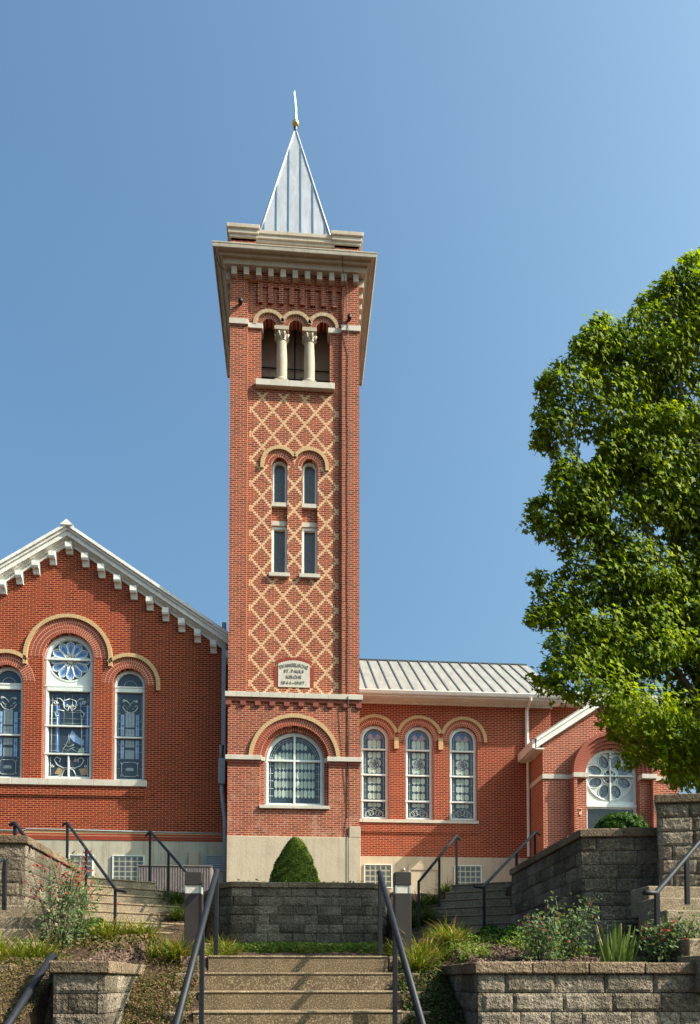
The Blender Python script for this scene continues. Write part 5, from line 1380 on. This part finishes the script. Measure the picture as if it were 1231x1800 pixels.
def wig(a, b, r0, r1, n=7, sag=.12):
    a, b = Vector(a), Vector(b); L = (b - a).length; pts = []
    for k in range(n + 1):
        t = k / n; p = a.lerp(b, t); p += Vector((noise.noise(p * 1.3), noise.noise(p * 1.3 + Vector((9, 0, 0))), noise.noise(p * 1.3 + Vector((0, 9, 0))) + sag * 4 * t * (1 - t))) * (L * .05); pts.append(p)
    tb.tube(pts, [r0 + (r1 - r0) * k / n for k in range(n + 1)], 7); return pts
limbs = []
for (px, py), y, h, r0 in (((1085, 640), 10.5, 3.3, .075), ((1120, 850), 10.2, 2.2, .07), ((1040, 880), 10.6, 1.8, .06), ((1010, 1080), 10.7, 1.0, .05), ((1080, 1180), 10.9, .8, .045), ((1180, 560), 10.3, 4.6, .07), ((1300, 520), 10.6, 5.0, .08), ((1380, 800), 10.6, 2.8, .08), ((1350, 1100), 10.1, 1.4, .07), ((1160, 1000), 10.9, 1.6, .055)):
    e = at(px, py, y); limbs += wig((TXK, TY, ZU + h), (e[0], y, e[1]), r0, .018, 9)
lv = np.array([tuple(p) for p in limbs])
for c in np.concatenate([cl[:620:4], cl[620::3]]):
    d = np.linalg.norm(lv - c, axis=1) + np.where(lv[:, 2] > c[2], .8, 0); p = lv[int(np.argmin(d))]
    if np.linalg.norm(p - c) > .25: wig(tuple(p), tuple(c), .018, .005, 4)
tb.build('limbs', 'bark', tree)

# --- conical conifer in the central planter
YCn = 13.5
ca = at(519.5, 1472, YCn); cb = at(521, 1551, YCn); chw = (at(567, 1551, YCn)[0] - at(475, 1551, YCn)[0]) / 2
con = thing('conifer', (ca[0], YCn, ZU), 'small clipped conical conifer in the central planter in front of the tower', 'shrub')
n = 17000; t = rng.random(n) ** .65; ang = rng.random(n) * 2 * PI
H = ca[1] - cb[1] + .25
rad = chw * (np.minimum(1, (t * 1.12) ** .60) * 1.02) * (1 + .11 * np.sin(ang * 4 + t * 11) * np.sin(t * 17 + ang * 3) + .05 * np.sin(ang * 11 + t * 40)) * (.80 + .2 * rng.random(n) ** .4) + .012
cen = np.stack([ca[0] + rad * np.cos(ang), YCn + rad * np.sin(ang), ca[1] - t * H], 1).astype(np.float32)
nr = np.stack([np.cos(ang), np.sin(ang), .5 + 0 * ang], 1) + rng.normal(size=(n, 3)) * .45
V, T_ = scatter(NEED_V, NEED_T, cen, nr, rng.uniform(.035, .06, n)); mesh_np('foliage', V, T_, 'spruce', con)
MB().tube([(ca[0], YCn, ZU - .1), (ca[0], YCn, ca[1] - .06)], [.04, .01], 8).build('stem', 'bark', con)
# --- clipped shrub behind the right wall, round shrub in the right bed
def mound(name, c, rx, ry, rz, n, mat, label, cat, ls=.04):
    t = thing(name, c, label, cat)
    d = unit(rng.normal(size=(n, 3))); d[:, 2] = np.abs(d[:, 2]) * 1.0 - .1; d = unit(d)
    b = 1 + .10 * np.sin(d[:, 0] * 9 + 2) * np.sin(d[:, 1] * 8 + d[:, 2] * 6)
    cen = np.array(c) + d * np.array([rx, ry, rz]) * (b * (.72 + .28 * rng.random(n) ** .5))[:, None]
    V, T_ = scatter(OVAL_V, OVAL_T, cen.astype(np.float32), d + rng.normal(size=(n, 3)) * .6, rng.uniform(ls * .7, ls * 1.3, n)); mesh_np('foliage', V, T_, mat, t)
    sm = MB(); [sm.tube([(c[0], c[1], c[2] - .1), (c[0] + rx * .4 * math.cos(a), c[1] + ry * .4 * math.sin(a), c[2] + rz * .6)], [.02, .006], 5) for a in (0, 1.3, 2.5, 3.8, 5)]; sm.build('stems', 'bark', t)
hx, hz = at(1090, 1452, 8.7)
mound('clipped_shrub', (hx, 8.7, hz - .06), .31, .30, .21, 3800, 'box', 'low clipped green shrub on top of the tall right wall below the porch door', 'shrub', .038)
bx2 = at(862, 1668, 9.2); mound('round_shrub', (bx2[0], 9.2, gz(bx2[0], 9.2)), .20, .2, .22, 1500, 'box', 'small round green shrub at the foot of the right stair flight', 'shrub', .05)
bx3 = at(905, 1668, 8.3); mound('round_shrub', (bx3[0], 8.3, gz(bx3[0], 8.3)), .2, .2, .2, 1300, 'box', 'small round green shrub left of the right-hand roses', 'shrub', .05)
bx4 = at(168, 1640, 8.6); mound('round_shrub', (bx4[0], 8.6, gz(bx4[0], 8.6)), .25, .2, .26, 1500, 'moss', 'loose pale green shrub beside the red-tipped rose on the left', 'shrub', .05)
# --- tufts of grass (liriope)
def blades(c, n, L, spread, w=.011, up=.75):
    cen = []; tri = []
    az = rng.random(n) * 2 * PI; ln = L * rng.uniform(.55, 1.15, n); r0 = spread * .35 * np.sqrt(rng.random(n)); el = np.clip(rng.normal(up, .25, n), .15, 1.4); bend = rng.uniform(.6, 1.5, n)
    a2 = rng.random(n) * 2 * PI
    b = np.stack([c[0] + r0 * np.cos(a2), c[1] + r0 * np.sin(a2), np.full(n, c[2] - .02)], 1)
    dirh = np.stack([np.cos(az), np.sin(az), 0 * az], 1); side = np.stack([-np.sin(az), np.cos(az), 0 * az], 1)
    vs = []; K = 5
    p = b.copy(); e = el.copy()
    for k in range(K + 1):
        wd = w * (1 - (k / K) ** 2 * .9)
        vs.append(p - side * wd / 2); vs.append(p + side * wd / 2)
        e = e - bend / K * (.5 + k / K); p = p + (dirh * np.cos(e)[:, None] + np.array([0, 0, 1]) * np.sin(e)[:, None]) * (ln / K)[:, None]
    V = np.stack(vs, 1).reshape(-1, 3); m = 2 * (K + 1)
    t = np.array([(2 * k, 2 * k + 1, 2 * k + 3, 2 * k + 2) for k in range(K)])
    return V, (t[None] + (np.arange(n) * m)[:, None, None]).reshape(-1, 4)
protos = {}
def proto(mat, i):
    if (mat, i) not in protos:
        V, Q = blades((0, 0, 0), 210, .40, .28, .012, .95); o = mesh_np('grass_clump', V, Q, mat); protos[(mat, i)] = o; o['used'] = 0
    return protos[(mat, i)]
def clump(px, Y, s, mat, label, group, i=0, dz=0, py=1640):
    p = proto(mat, i); o = p if not p['used'] else p.copy()
    if p['used']: COL.objects.link(o)
    p['used'] = 1
    x = at(px, py, Y)[0]
    o.location = (x, Y, gz(x, Y) + dz); o.scale = (s, s, s * rnd.uniform(.9, 1.1)); o.rotation_euler = (0, 0, rnd.uniform(0, 6.28)); tag(o, label, 'grass', group)
GL = 'tufts of ornamental grass in the left bed'
for px, Y, s, i, lb in ((300, 7.75, 1.05, 0, 'yellow-green grass tuft just left of the left bollard, nearest the mulch'), (270, 8.0, 1.0, 1, 'yellow-green grass tuft at the right end of the mulch, second from the bollard'),
                        (236, 8.6, 1.1, 2, 'yellow-green grass tuft in the middle of the row behind the mulch'), (205, 8.75, 1.05, 0, 'yellow-green grass tuft behind the mulch, nearest the red-tipped rose'),
                        (318, 7.35, .95, 2, 'arching grass tuft spilling over the bed edge below the left bollard'), (250, 8.9, .72, 1, 'taller grass tuft at the foot of the left stair flight'),
                        (290, 8.7, 1.0, 2, 'grass tuft between the left bollard and the left stair foot'), (188, 8.35, .95, 1, 'grass tuft at the left end of the mulch in front of the pale green shrub'), (256, 8.45, .9, 0, 'grass tuft behind the right end of the mulch'), (286, 8.15, .95, 1, 'grass tuft above the right end of the planter cap stones'), (312, 8.05, .95, 0, 'grass tuft touching the back of the left bollard'), (178, 8.9, .72, 2, 'grass tuft half behind the pale green shrub'), (222, 8.8, .72, 0, 'grass tuft in front of the lowest left stair step')): clump(px, Y, s, 'liriope', lb, GL, i)
for px, Y, s, i, lb in ((20, 7.1, 1.1, 0, 'bright grass tuft at the left picture edge above the cap stone'), (52, 7.2, 1.1, 1, 'bright grass tuft left of the lower left handrail'), (75, 7.35, .95, 2, 'grass tuft under the top end of the lower left handrail'), (2, 7.5, 1.0, 2, 'grass tuft cut by the left picture edge')): clump(px, Y, s, 'liriope', lb, GL, i)
GR = 'tufts of ornamental grass in the right bed'
for px, Y, s, i, lb in ((742, 7.5, 1.05, 0, 'yellow-green grass tuft just right of the right bollard'), (757, 8.2, 1.0, 1, 'yellow-green grass tuft at the foot of the right stair flight'), (735, 7.15, .95, 2, 'arching grass tuft spilling over the side block right of the steps'),
                        (772, 7.75, .9, 1, 'grass tuft on the bare mulch behind the cap of the right front wall'), (800, 8.1, .9, 0, 'grass tuft in the mulch between the right bollard and the round shrubs'), (722, 8.3, 1.0, 2, 'grass tuft half hidden behind the right bollard'), (785, 8.6, 1.0, 2, 'grass tuft in the middle of the dark right bed'), (815, 8.9, .72, 0, 'grass tuft beside the lower post of the right stair handrail'), (770, 8.9, .72, 1, 'grass tuft in front of the lowest right stair step')): clump(px, Y, s, 'liriope', lb, GR, i)
GC = 'tufts of grass at the ends of the planter wall'
for px, Y, s, i, lb in ((400, 10.6, 1.0, 0, 'yellow grass tuft at the left foot of the central planter wall'), (385, 11.2, 1.1, 1, 'grass tuft between the left bollard and the planter wall'), (372, 9.6, .9, 2, 'grass tuft behind the post of the left main handrail'), (690, 10.8, 1.0, 1, 'grass tuft behind the right bollard at the right foot of the planter wall')): clump(px, Y, s, 'liriope', lb, GC, i)
GD = 'dark grass mounds between planter and stair flights'
for px, Y, s, i, lb in ((735, 12.6, 1.05, 0, 'dark grass mound directly right of the right bollard top'), (758, 13.2, 1.05, 1, 'dark grass mound below the inner right handrail'), (783, 13.6, 1.05, 0, 'topmost dark grass mound beside the right stair top'), (724, 11.8, 1.05, 1, 'low dark grass mound beside the right stair bottom'), (748, 12.0, 1.05, 0, 'dark grass mound against the right stair edge'),
                        (298, 12.8, 1.05, 0, 'dark grass mound between the left bollard and the left stair edge'), (285, 13.4, 1.05, 1, 'topmost dark grass mound beside the left stair top'), (315, 12.0, 1.05, 1, 'low dark grass mound beside the left stair bottom'), (310, 13.0, 1.05, 0, 'dark grass mound just above the left bollard grass')): clump(px, Y, s, 'liriope_dk', lb, GD, i, py=1580)
# --- roses
def rose(px, Y, h, wdt, lean, nst, nl, red, label, seed):
    r2 = random.Random(seed); x = at(px, 1660, Y)[0]; z = gz(x, Y); t = thing('rose_bush', (x, Y, z), label, 'rose')
    sm = MB(); pts = []; tips = []
    for k in range(nst):
        a = r2.uniform(0, 2 * PI); d = wdt * math.sqrt(r2.random()); hh = h * r2.uniform(.55, 1.05)
        e = Vector((x + d * math.cos(a) + lean * hh, Y + d * math.sin(a) * .8, z + hh)); b = Vector((x + r2.uniform(-.05, .05), Y + r2.uniform(-.05, .05), z - .05))
        m = b.lerp(e, .5) + Vector((r2.uniform(-.07, .07), r2.uniform(-.05, .05), .06)); P = [b, b.lerp(m, .5), m, m.lerp(e, .5) + Vector((0, 0, .03)), e]
        sm.tube(P, [.008, .007, .006, .005, .003], 5); tips.append(e)
        for q in range(nl):
            f_ = r2.uniform(.12, 1); i = min(3, int(f_ * 4)); p = P[i].lerp(P[i + 1], f_ * 4 - i); sp = .09 * (1.25 - f_ * .6)
            pts.append((p.x + r2.gauss(0, sp), p.y + r2.gauss(0, sp), max(z + .03, p.z + r2.gauss(0, sp * .8)), f_))
    sm.build('stems', 'stem', t)
    pts = np.array(pts, np.float32); isr = (pts[:, 3] > .80) & (rng.random(len(pts)) < red)
    for sel, mt, nm in ((~isr, 'rose', 'leaves'), (isr, 'rose_red', 'red_leaves')):
        c = pts[sel][:, :3]
        if len(c): V, T_ = scatter(OVAL_V, OVAL_T, c, rng.normal(size=c.shape) * .6 + np.array([.2, -.5, .6]), rng.uniform(.026, .052, len(c)) * (.8 if mt == 'rose_red' else 1)); mesh_np(nm, V, T_, mt, t)
rose(108, 7.9, 1.02, .32, .05, 17, 70, .7, 'tall sprawling rose with red shoots against the sunlit left wall', 3)
rose(135, 8.2, .7, .34, .1, 12, 56, .4, 'lower rose with a few red shoots right of the tall left rose', 4)
rose(955, 6.85, .46, .22, .0, 15, 55, .22, 'leafy rose with red tips left of the iris in the right bed', 5)
rose(1005, 7.2, .58, .22, .05, 14, 55, .05, 'taller pale-leaved rose beside the iris in the right bed', 6)
rose(1160, 6.3, .36, .2, .0, 14, 50, .25, 'leafy rose with red tips just right of the iris', 7)
rose(1212, 6.3, .42, .22, .02, 14, 50, .06, 'pale-leaved rose at the right picture edge', 8)
def iris(px, Y, label):
    x = at(px, 1680, Y)[0]; z = gz(x, Y); mb = MB(); r2 = random.Random(5)
    for k in range(44):
        a = r2.uniform(0, PI * 2); d = r2.uniform(.02, .15); l = r2.uniform(.18, .44); w_ = .0105; b = Vector((x + d * math.cos(a), Y + d * math.sin(a) * .6, z - .02)); le = Vector((math.cos(a) * .25 + r2.uniform(-.1, .1), math.sin(a) * .2, 1)).normalized(); s = Vector((1, r2.uniform(-.5, .5), 0)).normalized()
        P = [b + le * (l * t) for t in (0, .4, .75, 1)]; W = [w_, w_ * 1.1, w_ * .7, .002]; vs = []
        for p, q in zip(P, W): vs += [p - s * q, p + s * q]
        mb.add(vs, [(2 * i, 2 * i + 1, 2 * i + 3, 2 * i + 2) for i in range(3)])
    o = mb.build('iris_plant', 'iris', None, base=(x, Y, z)); tag(o, label, 'iris')
iris(1083, 6.35, 'upright sword-leaved iris between the roses in the right bed')
# --- low cover, weeds, chips (nobody could count these)
def cover(name, mat, n, region, size, label, hmax=.05, tmpl=(OVAL_V, OVAL_T)):
    cen = []
    while len(cen) < n:
        q = region(rnd)
        if q: cen.append((q[0], q[1], gfun(q[0], q[1]) + rnd.random() ** 1.5 * hmax))
    cen = np.array(cen, np.float32); V, T_ = scatter(tmpl[0], tmpl[1], cen, rng.normal(size=cen.shape) * .5 + np.array([0, -.3, .8]), rng.uniform(size * .6, size * 1.4, n)); o = mesh_np(name, V, T_, mat); tag(o, label, 'ground cover', kind='stuff')
def patch(x0, x1, y0, y1, sc=2.2, th=-.05):
    def f(r):
        x, y = r.uniform(x0, x1), r.uniform(y0, y1); return (x, y) if noise.noise(Vector((x * sc, y * sc, 7))) > th + r.uniform(-.25, .25) else None
    return f
cover('weeds', 'weed', 24000, patch(-3.3, -1.98, 4.9, 7.3, 2.2, -.2), .019, 'patchy weeds on the slope left of the low wall', .04)
cover('weeds', 'weed', 20000, patch(-1.44, -.86, 4.8, 7.6, 2.2, -.2), .019, 'dry weeds on the slope between the steps and the left bed wall', .05)
cover('weeds', 'shade_tinted_weed', 15000, patch(.94, 1.43, 4.8, 7.4, 2.2, -.4), .026, 'weeds in painted-in shade on the slope between the steps and the right bed wall', .06)
cover('undergrowth', 'moss', 15000, patch(-1.15, 1.35, 11.3, 12.46, 3, -.25), .035, 'strip of low green cover along the foot of the planter wall', .14)
def above(x0, x1, y0, y1):
    return lambda r: (r.uniform(x0, x1), r.uniform(y0, y1))
cover('undergrowth', 'moss', 5200, patch(1.55, 3.1, 7.0, 9.0, 2.6, .02), .034, 'low green cover between the plants of the right bed', .10)
cover('undergrowth', 'weed', 4200, patch(-3.0, -1.55, 7.3, 8.9, 2.6, .05), .03, 'low cover between the grass tufts of the left bed', .09)
cover('planter_weeds', 'moss', 500, patch(-1.0, 1.3, 12.8, 13.4, 5, .0), .05, 'small weeds along the top of the central planter', .14)
cover('bark_litter', 'chips', 7000, patch(-1.85, -1.45, 6.05, 8.2, 2, -.6), .034, 'brown bark chips on the left bed', .02)
cover('bark_litter', 'chips', 6000, patch(1.5, 4.4, 5.9, 8.0, 2, -.6), .034, 'brown bark chips on the right bed', .02)
cover('leaf_litter', 'chips', 3500, patch(-3.3, -1.98, 4.6, 6.0, 2, -.5), .030, 'pale leaf litter on the lower left slope', .02)
